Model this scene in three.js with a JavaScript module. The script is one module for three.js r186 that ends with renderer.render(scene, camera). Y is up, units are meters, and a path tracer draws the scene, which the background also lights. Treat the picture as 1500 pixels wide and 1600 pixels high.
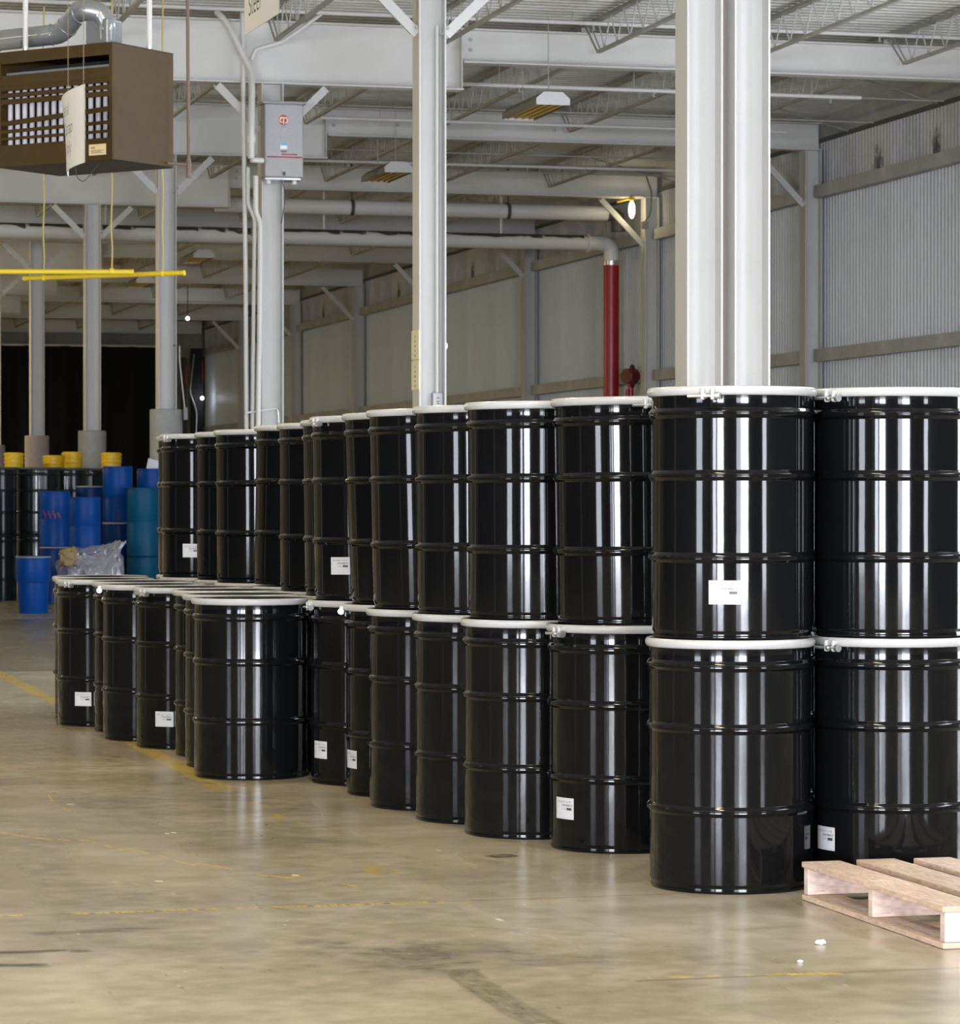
import * as THREE from 'three';
import { mergeGeometries, mergeVertices, toCreasedNormals } from 'three/addons/utils/BufferGeometryUtils.js';
import { RoundedBoxGeometry } from 'three/addons/geometries/RoundedBoxGeometry.js';
import { ImprovedNoise } from 'three/addons/math/ImprovedNoise.js';
import { RectAreaLightUniformsLib } from 'three/addons/lights/RectAreaLightUniformsLib.js';

// ---------------------------------------------------------------- camera, exposure, light levels
// The hall's long axis is -z; x runs to the corrugated side wall; metres.
const scene = new THREE.Scene();
scene.background = new THREE.Color(0x020202);
const camera = new THREE.PerspectiveCamera(18.54, 1500 / 1600, 0.1, 300);
camera.position.set(0, 1.385, 0);
const YAW = THREE.MathUtils.degToRad(14.68), PITCH = THREE.MathUtils.degToRad(-0.29);
camera.lookAt(Math.sin(YAW), 1.385 + Math.tan(PITCH), -Math.cos(YAW));
camera.focus = 12.5;
camera.userData.fStop = 14;
const renderer = new THREE.WebGLRenderer({ antialias: true });
renderer.toneMapping = THREE.LinearToneMapping;
renderer.toneMappingExposure = 1.15;
renderer.shadowMap.enabled = true;
RectAreaLightUniformsLib.init();
const DAY = new THREE.Color(0.90, 0.955, 1.07), WARM = new THREE.Color(1.0, 0.84, 0.54);
const DEEP = new THREE.Color(1.0, 0.82, 0.49);
const DAY_LEVEL = 84, LAMP_LEVEL = 78, SKY_LEVEL = 15;

// ---------------------------------------------------------------- helpers
let seed = 7;
const rnd = () => { seed = (seed * 1664525 + 1013904223) >>> 0; return seed / 4294967296; };
const rr = (a, b) => a + (b - a) * rnd();
const R = THREE.MathUtils.degToRad, V = (x, y, z) => new THREE.Vector3(x, y, z);
const used = new Map();
function numbered(name) { const n = used.get(name) ?? 0; used.set(name, n + 1); return n ? name + '_' + String(n).padStart(3, '0') : name; }
function boxUV(g) {                                   // uv in metres by the way each face points
  g = g.index ? g.toNonIndexed() : g;
  const p = g.attributes.position, n = g.attributes.normal, uv = new Float32Array(p.count * 2);
  for (let i = 0; i < p.count; i++) {
    const ax = Math.abs(n.getX(i)), ay = Math.abs(n.getY(i)), az = Math.abs(n.getZ(i));
    const [u, v] = ay > ax && ay > az ? [p.getX(i), p.getZ(i)] : ax > az ? [p.getZ(i), p.getY(i)] : [p.getX(i), p.getY(i)];
    uv[2 * i] = u; uv[2 * i + 1] = v;
  }
  return g.setAttribute('uv', new THREE.BufferAttribute(uv, 2));
}
function box(w, h, d, x = 0, y = 0, z = 0, rx = 0, ry = 0, rz = 0) {
  const g = boxUV(new THREE.BoxGeometry(w, h, d));
  if (rx || ry || rz) g.applyMatrix4(new THREE.Matrix4().makeRotationFromEuler(new THREE.Euler(rx, ry, rz)));
  return g.translate(x, y, z);
}
function rbox(w, h, d, r, x = 0, y = 0, z = 0) { return boxUV(new RoundedBoxGeometry(w, h, d, 2, r)).translate(x, y, z); }
function bar(a, b, r, seg = 10, r2 = r) {             // straight round bar between two points
  const d = b.clone().sub(a), g = new THREE.CylinderGeometry(r2, r, d.length(), seg, 1);
  g.applyQuaternion(new THREE.Quaternion().setFromUnitVectors(V(0, 1, 0), d.clone().normalize()));
  return g.translate((a.x + b.x) / 2, (a.y + b.y) / 2, (a.z + b.z) / 2).toNonIndexed();
}
function strip(a, b, w, t, up = V(0, 0, 1)) {         // flat bar from a to b: w wide across `up` x direction, t thick along up
  const d = b.clone().sub(a), y = d.clone().normalize(), x = new THREE.Vector3().crossVectors(y, up).normalize(), z = new THREE.Vector3().crossVectors(x, y);
  const g = boxUV(new THREE.BoxGeometry(w, d.length(), t));
  g.applyMatrix4(new THREE.Matrix4().makeBasis(x, y, z));
  return g.translate((a.x + b.x) / 2, (a.y + b.y) / 2, (a.z + b.z) / 2);
}
function tube(pts, r, seg = 40, rad = 10, tension = 0.3) {
  const c = new THREE.CatmullRomCurve3(pts, false, 'catmullrom', tension);
  return new THREE.TubeGeometry(c, seg, r, rad, false).toNonIndexed();
}
function lathe(pts, seg = 64) { return new THREE.LatheGeometry(pts.map(([r, y]) => new THREE.Vector2(r, y)), seg); }
function mesh(name, g, m, parent) {
  if (Array.isArray(g)) g = g.length === 1 ? g[0] : mergeGeometries(g.map((q) => { q = q.index ? q.toNonIndexed() : q; for (const k of Object.keys(q.attributes)) if (!['position', 'normal', 'uv'].includes(k)) q.deleteAttribute(k); return q; }));
  const o = new THREE.Mesh(g, m);
  o.name = numbered(name); o.castShadow = o.receiveShadow = true;
  if (parent) parent.add(o);
  return o;
}
function tag(o, label, category, group, kind) {
  if (label) o.userData.label = label;
  if (category) o.userData.category = category;
  if (group) o.userData.group = group;
  if (kind) o.userData.kind = kind;
  return o;
}
function thing(name, label, category, pos = [0, 0, 0], turn = 0, group) {
  const o = new THREE.Group();
  o.name = numbered(name); o.position.set(...pos); o.rotation.y = turn; scene.add(o);
  return tag(o, label, category, group);
}
function struct(name, g, m) { const o = mesh(name, g, m, scene); o.userData.kind = 'structure'; return o; }
function structGroup(name) { const o = new THREE.Group(); o.name = numbered(name); o.userData.kind = 'structure'; scene.add(o); return o; }
function copyOf(root, label, pos, turn = 0, group) {
  const c = root.clone(); c.name = numbered(root.name.replace(/_\d{3}$/, '')); scene.add(c);
  c.traverse((k) => { if (k !== c) k.name = numbered(k.name.replace(/_\d{3}$/, '')); });
  c.userData = { ...root.userData, label };
  if (group) c.userData.group = group;
  c.position.set(...pos); c.rotation.set(0, turn, 0);
  return c;
}
const ORD = ['first', 'second', 'third', 'fourth', 'fifth', 'sixth', 'seventh', 'eighth', 'ninth', 'tenth', 'eleventh', 'twelfth'];

// ---------------------------------------------------------------- computed textures
function lattice(n, s) { const a = new Float32Array(n * n); let q = s; for (let i = 0; i < a.length; i++) { q = (q * 1664525 + 1013904223) >>> 0; a[i] = q / 4294967296; } return a; }
const LAT = lattice(256, 99), LAT2 = lattice(256, 1234);
function vnoise(x, y, L = LAT) {
  const x0 = Math.floor(x), y0 = Math.floor(y), fx = x - x0, fy = y - y0, u = fx * fx * (3 - 2 * fx), v = fy * fy * (3 - 2 * fy);
  const i = x0 & 255, j = y0 & 255, i1 = (i + 1) & 255, j1 = (j + 1) & 255;
  const a = L[j * 256 + i], b = L[j * 256 + i1], c = L[j1 * 256 + i], d = L[j1 * 256 + i1];
  return a + (b - a) * u + (c - a) * v + (a - b - c + d) * u * v;
}
const fbm = (x, y, o = 4) => { let s = 0, a = 0.5, t = 0; for (let k = 0; k < o; k++) { s += a * vnoise(x, y, k & 1 ? LAT2 : LAT); t += a; x = x * 2.03 + 17.1; y = y * 2.03 + 5.7; a *= 0.5; } return s / t; };
function dataTexture(n, fn, srgb, rep = 1) {
  const d = new Uint8Array(n * n * 4);
  for (let y = 0; y < n; y++) for (let x = 0; x < n; x++) { const c = fn(x / n, y / n), i = (y * n + x) * 4; d[i] = c[0]; d[i + 1] = c[1]; d[i + 2] = c[2]; d[i + 3] = 255; }
  const t = new THREE.DataTexture(d, n, n);
  t.wrapS = t.wrapT = THREE.RepeatWrapping; t.magFilter = THREE.LinearFilter; t.minFilter = THREE.LinearMipmapLinearFilter; t.generateMipmaps = true;
  if (srgb) t.colorSpace = THREE.SRGBColorSpace;
  t.repeat.set(rep, rep); t.needsUpdate = true;
  return t;
}
// noise that repeats every unit: lattice sizes that divide 256
const tn = (u, v, f, L = LAT) => { const x = u * f, y = v * f, x0 = Math.floor(x), y0 = Math.floor(y), fx = x - x0, fy = y - y0, a = fx * fx * (3 - 2 * fx), b = fy * fy * (3 - 2 * fy), m = (k) => ((k % f) + f) % f;
  const g = (i, j) => L[(m(j) & 255) * 256 + (m(i) & 255)];
  return g(x0, y0) * (1 - a) * (1 - b) + g(x0 + 1, y0) * a * (1 - b) + g(x0, y0 + 1) * (1 - a) * b + g(x0 + 1, y0 + 1) * a * b; };
const tf = (u, v, f, o = 4) => { let s = 0, a = 0.5, t = 0; for (let k = 0; k < o; k++) { s += a * tn(u, v, f, k & 1 ? LAT2 : LAT); t += a; f *= 2; a *= 0.5; } return s / t; };
const cl = (x) => Math.max(0, Math.min(255, x));
const grimeMap = dataTexture(512, (u, v) => { const a = tf(u, v, 4, 6), b = tf(u + 0.37, v, 16, 4), s = tn(u, v, 8, LAT2); const k = 246 + (a - 0.5) * 18 - Math.max(0, b - 0.68) * 25; return [cl(k), cl(k - 1), cl(k - 3)]; }, true, 0.5);
const greyMap = dataTexture(512, (u, v) => { const a = tf(u, v, 4, 6), b = tf(u, v + 0.2, 32, 3); const k = 225 + (a - 0.5) * 60 + (b - 0.5) * 20; return [cl(k), cl(k), cl(k)]; }, true, 0.5);
const roughNoise = dataTexture(512, (u, v) => { const a = tf(u, v, 8, 6); const k = 128 + (a - 0.5) * 160; return [cl(k), cl(k), cl(k)]; }, false, 0.5);
const fineBump = dataTexture(512, (u, v) => { const k = 128 + (tf(u, v, 32, 4) - 0.5) * 220; return [cl(k), cl(k), cl(k)]; }, false, 1);
const waveBump = dataTexture(256, (u, v) => { const k = 128 + (tf(u, v, 8, 3) - 0.5) * 240; return [cl(k), cl(k), cl(k)]; }, false, 1);
function canvasTexture(w, h, draw, srgb = true) {
  const c = document.createElement('canvas'); c.width = w; c.height = h;
  draw(c.getContext('2d'), w, h);
  const t = new THREE.CanvasTexture(c); if (srgb) t.colorSpace = THREE.SRGBColorSpace; t.anisotropy = 8;
  return t;
}

// ---------------------------------------------------------------- materials
const std = (color, roughness, extra = {}) => new THREE.MeshStandardMaterial({ color, roughness, ...extra });
const phys = (color, roughness, extra = {}) => new THREE.MeshPhysicalMaterial({ color, roughness, ...extra });
const lin = (r, g, b) => new THREE.Color().setRGB(r, g, b);
const M = {
  whiteSteel: std(lin(0.575, 0.575, 0.57), 0.5, { map: grimeMap }),
  girder: std(lin(0.62, 0.62, 0.61), 0.55, { map: grimeMap }),
  joist: std(lin(0.46, 0.46, 0.43), 0.6, { map: greyMap }),
  deck: std(lin(0.80, 0.80, 0.77), 0.6, { map: greyMap }),
  wallSheet: std(lin(0.50, 0.53, 0.57), 0.42, { map: greyMap, metalness: 0.15 }),
  wallPlain: std(lin(0.07, 0.07, 0.068), 0.8, { map: greyMap }),
  girt: std(lin(0.52, 0.53, 0.545), 0.6, { map: greyMap }),
  concrete: std(lin(0.50, 0.50, 0.48), 0.85, { map: greyMap, bumpMap: fineBump, bumpScale: 0.002 }),
  drumBlack: phys(lin(0.004, 0.0042, 0.0046), 0.072, { ior: 1.34, bumpMap: waveBump, bumpScale: 0.0003 }),
  lidBlack: phys(lin(0.006, 0.006, 0.007), 0.14, { ior: 1.42 }),
  ring: phys(lin(0.42, 0.42, 0.415), 0.3, { clearcoat: 0.4, clearcoatRoughness: 0.15 }),
  zinc: std(lin(0.62, 0.62, 0.60), 0.28, { metalness: 0.85 }),
  black: std(lin(0.012, 0.012, 0.012), 0.9),
  heater: phys(lin(0.092, 0.058, 0.022), 0.5, { map: greyMap, specularIntensity: 0.3 }),
  heaterDark: std(lin(0.03, 0.025, 0.02), 0.6),
  heatTube: std(lin(0.5, 0.47, 0.5), 0.5),
  galv: std(lin(0.38, 0.39, 0.39), 0.38, { metalness: 0.6, roughnessMap: roughNoise }),
  conduit: std(lin(0.66, 0.66, 0.64), 0.45, { map: grimeMap }),
  copper: std(lin(0.13, 0.09, 0.065), 0.6),
  yellow: std(lin(0.80, 0.60, 0.03), 0.45),
  ropeYellow: std(lin(0.5, 0.4, 0.14), 0.7),
  pipePaint: std(lin(0.66, 0.66, 0.66), 0.5, { map: grimeMap }),
  darkPipe: std(lin(0.06, 0.06, 0.055), 0.6),
  red: std(lin(0.30, 0.006, 0.012), 0.35),
  darkRed: std(lin(0.10, 0.012, 0.012), 0.5),
  boxGrey: std(lin(0.40, 0.40, 0.41), 0.5, { map: greyMap }),
  fixture: std(lin(0.6, 0.6, 0.62), 0.4),
  fixtureSide: std(lin(0.16, 0.16, 0.15), 0.6),
  warmBounceTube: std(lin(0.62, 0.42, 0.08), 0.3),  // unlit tubes; warm light off the floor is put into this colour
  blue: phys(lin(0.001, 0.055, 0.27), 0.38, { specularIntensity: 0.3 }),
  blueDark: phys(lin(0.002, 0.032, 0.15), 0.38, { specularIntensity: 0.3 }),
  teal: phys(lin(0.002, 0.08, 0.16), 0.42, { specularIntensity: 0.3 }),
  greyDrum: phys(lin(0.011, 0.0145, 0.0155), 0.16, { specularIntensity: 0.6 }),
  chain: std(lin(0.26, 0.22, 0.12), 0.5),
  tubYellow: std(lin(0.75, 0.48, 0.01), 0.45),
};

// ---------------------------------------------------------------- daylight and lamps
const NEAR = 10, LEFT = -22, RIGHT = 16.42, FAR = -97, EAVE = 6.53, ROOF = 6.92;     // inner faces of the hall
// A translucent daylit door: frame, glazing panes and, just inside, the light that comes through. (a, b) runs along the wall.
const paneMat = new THREE.MeshStandardMaterial({ color: 0xbfc8d0, roughness: 0.5, emissive: new THREE.Color(0.86, 0.94, 1.1), emissiveIntensity: 1.0 });
const frameMat = std(lin(0.25, 0.25, 0.25), 0.5);
let windowNo = 0;
function daylightDoor(cx, cz, width, height, turn, level) {
  const g = structGroup('window_' + (++windowNo));
  g.position.set(cx, 0, cz); g.rotation.y = turn;                        // local +z faces into the hall
  const n = Math.max(1, Math.round(width / 2.2)), pw = width / n;
  for (let k = 0; k < n; k++) {
    const x = -width / 2 + pw * (k + 0.5);
    mesh('window_pane', box(pw - 0.06, height - 0.06, 0.03, x, height / 2, -0.03), paneMat, g);
    mesh('window_frame', [box(0.06, height, 0.08, x - pw / 2, height / 2, -0.02), box(0.06, height, 0.08, x + pw / 2, height / 2, -0.02), box(pw, 0.06, 0.08, x, height, -0.02), box(pw, 0.04, 0.08, x, 0.02, -0.02)], frameMat, g);
  }
  const light = new THREE.RectAreaLight(DAY, level, width, height);
  light.name = 'window_daylight'; light.position.set(0, height / 2, 0.03); light.lookAt(0, height / 2, 5);
  g.add(light);
}
daylightDoor(3.2, NEAR, 3.6, 3.0, Math.PI, DAY_LEVEL);
daylightDoor(0.2, NEAR, 2.2, 3.0, Math.PI, DAY_LEVEL * 0.22);
daylightDoor(-10.9, NEAR, 4.4, 3.0, Math.PI, DAY_LEVEL);
daylightDoor(-15.9, NEAR, 3.0, 3.0, Math.PI, DAY_LEVEL * 0.4);
daylightDoor(14.5, NEAR, 2.6, 3.0, Math.PI, DAY_LEVEL * 0.3);
daylightDoor(LEFT, 1.0, 4.6, 3.0, Math.PI / 2, DAY_LEVEL * 0.2);
daylightDoor(RIGHT, -10.6, 2.2, 3.0, -Math.PI / 2, DAY_LEVEL * 0.3);
daylightDoor(RIGHT, -22, 4.4, 4.2, -Math.PI / 2, DAY_LEVEL * 0.075);  // added door, out of view, to brighten the roof deck and bay floor
daylightDoor(RIGHT, -27.5, 4.4, 4.2, -Math.PI / 2, DAY_LEVEL * 0.075);  // second added door, unseen, for the same fill light
// added roof panels, out of view, to throw cool light on the side wall
function addedRoofPanel(x, z, w, l, level) {
  const g = structGroup('window_' + (++windowNo));
  g.position.set(x, ROOF - 0.03, z);
  mesh('window_pane', box(w, 0.02, l, 0, 0.015, 0), paneMat, g);
  mesh('window_frame', [-1, 1].map((k) => box(0.05, 0.05, l, k * w / 2, 0, 0)), frameMat, g);
  const light = new THREE.RectAreaLight(DAY, level, w - 0.1, l);
  light.name = 'window_daylight'; light.position.set(0, -0.03, 0); light.rotation.set(-Math.PI / 2, 0, 0);
  g.add(light);
}
for (const z of [-8, -16, -24]) addedRoofPanel(11.6, z, 2.2, 4.6, SKY_LEVEL);

// Strip lights: white trough, end plates, tubes. Those over the aisle are lit, those by the side wall are off.
const litTube = new THREE.MeshStandardMaterial({ color: 0xfff2d8, roughness: 0.4, emissive: WARM, emissiveIntensity: 6 });
function stripLight(label, x, y, z, lit, level = LAMP_LEVEL, color = WARM) {
  const t = thing('strip_light', label, 'ceiling light', [x, y, z], 0, lit ? 'lit strip lights over the aisle' : 'unlit strip lights by the side wall');
  const sh = new THREE.Shape([[-0.2, 0], [0.2, 0], [0.2, 0.075], [0.11, 0.15], [-0.11, 0.15], [-0.2, 0.075]].map((p) => new THREE.Vector2(...p)));
  const hood = new THREE.Shape([[-0.2, 0], [-0.19, 0], [-0.19, 0.072], [-0.105, 0.142], [0.105, 0.142], [0.19, 0.072], [0.19, 0], [0.2, 0], [0.2, 0.075], [0.11, 0.15], [-0.11, 0.15], [-0.2, 0.075]].map((p) => new THREE.Vector2(...p)));
  const L = 1.5;
  mesh('housing', boxUV(new THREE.ExtrudeGeometry(hood, { depth: L, bevelEnabled: false })).translate(0, 0, -L / 2), M.fixtureSide, t);
  for (const s of [-1, 1]) mesh('end_plate', boxUV(new THREE.ExtrudeGeometry(sh, { depth: 0.006, bevelEnabled: false })).translate(0, 0, s * L / 2 - 0.003 + s * 0.004), M.fixture, t);
  for (let k = 0; k < 4; k++) mesh('lamp_tube', bar(V(-0.135 + 0.09 * k, 0.022, -L / 2 + 0.03), V(-0.135 + 0.09 * k, 0.022, L / 2 - 0.03), 0.019, 10), lit ? litTube : M.warmBounceTube, t);
  for (const s of [-1, 1]) mesh('hanger', bar(V(0, 0.15, s * 0.55), V(0, ROOF - y, s * 0.55), 0.006, 6), M.joist, t);
  if (lit) {
    const l = new THREE.RectAreaLight(color, level, 0.38, L - 0.1);
    l.name = 'strip_light_glow'; l.position.set(0, -0.005, 0); l.lookAt(x, y - 5, z);
    l.rotation.set(-Math.PI / 2, 0, 0);
    t.add(l);
  }
}
function addedFloodLamp(label, x, y, z, gain) {  // added lamp, not a known fitting; warms the column sides
  const t = thing('added_flood_lamp', label, 'flood lamp', [x, y, z], 0, 'added flood lamps on the outer columns');
  mesh('housing', rbox(0.18, 0.5, 0.9, 0.03, -0.1, 0, 0), M.darkPipe, t);
  mesh('lamp_glass', rbox(0.02, 0.44, 0.84, 0.006, -0.005, 0, 0), litTube, t);
  const l = new THREE.RectAreaLight(DEEP, LAMP_LEVEL * gain, 0.84, 0.44);
  l.name = 'added_flood_lamp_glow'; l.position.set(0.02, 0, 0); l.rotation.set(0, -Math.PI / 2, 0); t.rotation.z = R(32);
  t.add(l);
}
{
  const rows = [[2.05, 'over the middle aisle'], [-7.4, 'over the outer aisle behind the camera side']];
  for (const [x, where] of rows) for (let k = 0; k < 4; k++) stripLight(`lit warm strip light ${where}, ${ORD[k]} along the row`, x, 5.9, 6 - 7.4 * k - (x > 0 ? 0 : 1), true);
  // added flood lamps, out of view, to warm the aisle faces of the columns
  [-27.647, -42.887, -58.127].forEach((z, k) => addedFloodLamp(`added unseen flood lamp on the outer column row, ${ORD[k]} from the camera`, -2.24, 4.6, z, k ? 2.4 : 1.7));
  for (let k = 0; k < 4; k++) stripLight(`added unseen strip light along the outer side wall, ${ORD[k]} from the camera`, -17, 5.4, -44 - 14 * k, true, LAMP_LEVEL * 2.6, DEEP);  // added to brighten the unseen wall that the drum edges mirror
  for (let k = 0; k < 5; k++) stripLight(`lit deep aisle strip light beyond the grey drums, ${ORD[k]} along`, 1.2, 5.9, -(27.647 + 7.62 * (k + 4) + 3.8), true, LAMP_LEVEL * 2.6, DEEP);
  [[34.6, 'nearest of the row, white end plate in front of a sprinkler pipe'], [42.35, 'next beyond the tall column with the white flange'], [58.4, 'small and faint between two far columns'], [65.7, 'smallest, just right of the yellow clearance bars']].forEach(([z, w], k) =>
    stripLight(`unlit strip light, ${w}`, 9.93, 5.87, -z - 0.75, false));
}

// ---------------------------------------------------------------- the setting: floor
// Concrete slabs between control joints; the lane by the drums carries its own wear: yellow line, filled joints, scuffs.
const LANE = { x0: 0.5, x1: 5.5, z0: 7.5, z1: 35.5 };
const concreteTone = (x, z) => {                       // x, z in metres; sRGB triple
  const big = fbm(x * 0.35 + 3, z * 0.35, 4), mid = fbm(x * 1.7 + 40, z * 1.7 + 9, 4), fine = fbm(x * 14, z * 14 + 60, 3), streak = fbm(x * 0.8 + 90, z * 5 + 33, 3);
  const k = (big - 0.5) * 26 + (mid - 0.5) * 46 + (fine - 0.5) * 34 + (streak - 0.5) * 26, w = (vnoise(x * 0.6 + 70, z * 0.6 + 20) - 0.5) * 9;
  const edge = z + (vnoise(x * 3 + 11, 4) - 0.5) * 0.25, farTone = edge > 24.9 ? (edge > 28.6 + (vnoise(x * 2, 8) - 0.5) ? 0.78 : 0.86) : 1;   // tone darker beyond the joint, and again farther on
  const m = (fbm(x * 0.9 + 7, z * 0.5 + 80, 3) - 0.5) * 14;
  return [(161 + k + m + w * 0.3) * farTone, (152 + k + m) * farTone, (130 + k + m * 0.4 - w) * farTone * (farTone < 1 ? 0.95 : 1)];
};
function laneMap() {
  const N = 2048, W = LANE.x1 - LANE.x0, D = LANE.z1 - LANE.z0;
  const c = document.createElement('canvas'); c.width = N; c.height = N;
  const ctx = c.getContext('2d'), img = ctx.createImageData(N, N), d = img.data;
  for (let j = 0; j < N; j++) for (let i = 0; i < N; i++) {
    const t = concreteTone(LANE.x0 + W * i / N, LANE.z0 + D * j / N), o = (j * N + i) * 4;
    d[o] = cl(t[0]); d[o + 1] = cl(t[1]); d[o + 2] = cl(t[2]); d[o + 3] = 255;
  }
  ctx.putImageData(img, 0, 0);
  const X = (x) => (x - LANE.x0) / W * N, Z = (z) => (z - LANE.z0) / D * N;
  const dab = (x, z, w, h, style) => { ctx.fillStyle = style; ctx.beginPath(); ctx.ellipse(X(x), Z(z), Math.max(0.6, w / W * N), Math.max(0.5, h / D * N), 0, 0, 7); ctx.fill(); };
  // worn yellow lane line, chipped away in stretches
  for (let z = 8; z < 30; z += 0.012) {
    const keep = fbm(z * 0.9 + 5, 3, 2), strong = z > 20 ? 0.5 : z > 14.6 && z < 17.6 ? 0.4 : z < 11.2 ? 0.02 : 0.17;
    for (let k = 0; k < 9; k++) { const x = 2.58 + (k - 4) * 0.012 + rr(-0.006, 0.006), n = fbm(x * 22, z * 9, 3); if (n * 0.6 + keep * 0.5 < 0.22 + strong) dab(x, z, rr(0.004, 0.011), rr(0.008, 0.03), `rgba(${196 + rr(-15, 20) | 0},${172 + rr(-15, 12) | 0},${62 + rr(-14, 24) | 0},${(0.2 + 0.6 * strong * rnd()).toFixed(2)})`); }
  }
  // filled control joints and the ragged crack, with yellow paint left in them
  const thread = (pts, alpha, wide, hit) => {
    for (let s = 0; s < pts.length - 1; s++) {
      const [x0, z0] = pts[s], [x1, z1] = pts[s + 1], n = Math.ceil(Math.hypot(x1 - x0, (z1 - z0)) / 0.006);
      for (let k = 0; k < n; k++) {
        const t = k / n, x = x0 + (x1 - x0) * t, z = z0 + (z1 - z0) * t + (fbm(x * 12, 2, 4) - 0.5) * wide;
        if (vnoise(x * 5, z * 2 + s) > hit || vnoise(x * 46, z * 9) > 0.6) continue;
        dab(x, z, 0.0045, rr(0.012, 0.024), `rgba(${222 + rr(-20, 20) | 0},${196 + rr(-20, 12) | 0},${66 + rr(-20, 30) | 0},${(alpha * rr(0.4, 1)).toFixed(2)})`);
      }
    }
  };
  ctx.strokeStyle = 'rgba(104,94,74,.55)'; ctx.lineWidth = 1.4;
  for (const z of [8.545, 10.39, 16.05, 24.9]) { ctx.beginPath(); ctx.moveTo(z < 9 ? X(2.7) : 0, Z(z)); ctx.lineTo(N, Z(z)); ctx.stroke(); }
  thread([[0.5, 10.41], [2.6, 10.388]], 0.9, 0.02, 0.62);
  thread([[2.65, 10.37], [3.0, 10.34]], 0.5, 0.05, 0.55);
  thread([[3.14, 8.565], [3.32, 8.53]], 1, 0.01, 0.9);
  thread([[2.75, 8.6], [3.14, 8.565]], 0.6, 0.02, 0.4);
  thread([[0.5, 25.9], [3.2, 25.9]], 0.35, 0.1, 0.6);
  thread([[1.0, 16.07], [2.15, 16.03]], 0.8, 0.03, 0.6);
  thread([[1.0, 13.3], [1.387, 13.0], [1.537, 12.711], [1.781, 12.243], [1.926, 11.739], [2.127, 11.374], [2.327, 11.064], [2.4, 10.95]], 1, 0.34, 0.7);
  thread([[1.75, 14.6], [1.72, 14.1], [1.78, 13.6]], 0.4, 0.1, 0.6);
  // rubber scuffs and tyre marks
  const scuff = (x0, z0, x1, z1, w, a, n) => { for (let k = 0; k < n; k++) { const t = rnd(), x = x0 + (x1 - x0) * t + rr(-w, w), z = z0 + (z1 - z0) * t + rr(-w, w) * 2; if (fbm(x * 8, z * 4, 3) > 0.47) dab(x, z, rr(0.01, 0.05), rr(0.006, 0.03), `rgba(70,66,56,${(a * rr(0.2, 1)).toFixed(3)})`); } };
  scuff(2.0, 9.15, 2.45, 9.0, 0.2, 0.06, 600);
  for (const [x, z, w] of [[1.79, 14.1, 0.018], [1.74, 11.2, 0.016], [2.25, 11.25, 0.014], [2.05, 12.8, 0.012], [2.02, 12.78, 0.01], [2.95, 11.9, 0.01], [2.66, 9.9, 0.012]]) dab(x, z, w, 0.03, 'rgba(232,230,220,.85)');
  scuff(2.1, 9.25, 2.6, 8.95, 0.16, 0.07, 800);
  scuff(1.7, 9.6, 2.5, 9.1, 0.08, 0.09, 300);
  scuff(1.0, 9.577, 1.25, 9.549, 0.012, 0.3, 120);
  scuff(0.95, 9.31, 1.25, 9.25, 0.012, 0.3, 120);
  scuff(1.15, 9.95, 1.55, 9.98, 0.02, 0.16, 90);
  for (let k = 0; k < 1500; k++) { const t = rnd(), x = 2.26 - 0.04 * Math.sin(t * 2.2) + rr(-0.05, 0.05) + 0.05 * t * t, z = 8.86 - 1.3 * t; dab(x, z, rr(0.004, 0.016), rr(0.01, 0.05), `rgba(92,86,62,${(0.085 * rnd()).toFixed(3)})`); }
  dab(2.28, 8.87, 0.045, 0.035, 'rgba(70,66,54,.25)');
  for (let k = 0; k < 60; k++) dab(3.138 + rr(-0.06, 0.06) * rnd(), 11.64 + rr(-0.03, 0.03), rr(0.006, 0.02), rr(0.008, 0.02), 'rgba(52,46,30,.5)');
  for (let k = 0; k < 420; k++) { const x = rr(0.6, 5.4), z = rr(7.6, 26); dab(x, z, rr(0.002, 0.006), rr(0.006, 0.02), rnd() < 0.45 ? 'rgba(226,222,208,.55)' : 'rgba(96,88,70,.4)'); }
  for (let k = 0; k < 70; k++) { const x = rr(0.6, 4.4), z = rr(8, 22), l = rr(0.05, 0.35), a = rr(-0.5, 0.5); ctx.strokeStyle = `rgba(92,86,72,${rr(0.06, 0.2).toFixed(2)})`; ctx.lineWidth = rr(1, 4); ctx.beginPath(); ctx.moveTo(X(x), Z(z)); ctx.quadraticCurveTo(X(x + l / 2), Z(z + a * 0.4), X(x + l), Z(z + a)); ctx.stroke(); }
  const t = new THREE.CanvasTexture(c); t.colorSpace = THREE.SRGBColorSpace; t.anisotropy = 16; t.flipY = false;
  return t;
}
const floorRough = dataTexture(512, (u, v) => { const a = tf(u, v, 4, 6), b = tf(u + 0.3, v, 32, 3); const k = 80 + (a - 0.5) * 84 + (b - 0.5) * 40; return [cl(k), cl(k), cl(k)]; }, false, 0.4);
const floorBump = dataTexture(512, (u, v) => { const k = 128 + (tf(u, v, 8, 6) - 0.5) * 200; return [cl(k), cl(k), cl(k)]; }, false, 0.7);
const tileConcrete = dataTexture(512, (u, v) => { const k = (tf(u, v, 4, 6) - 0.5) * 60 + (tf(u, v + 0.5, 32, 3) - 0.5) * 22; return [cl(161 + k), cl(152 + k), cl(130 + k)]; }, true, 0.25);
const floorMat = (map) => phys(0xffffff, 1, { map, roughnessMap: floorRough, bumpMap: floorBump, bumpScale: 0.0006, specularIntensity: 1 });
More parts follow.
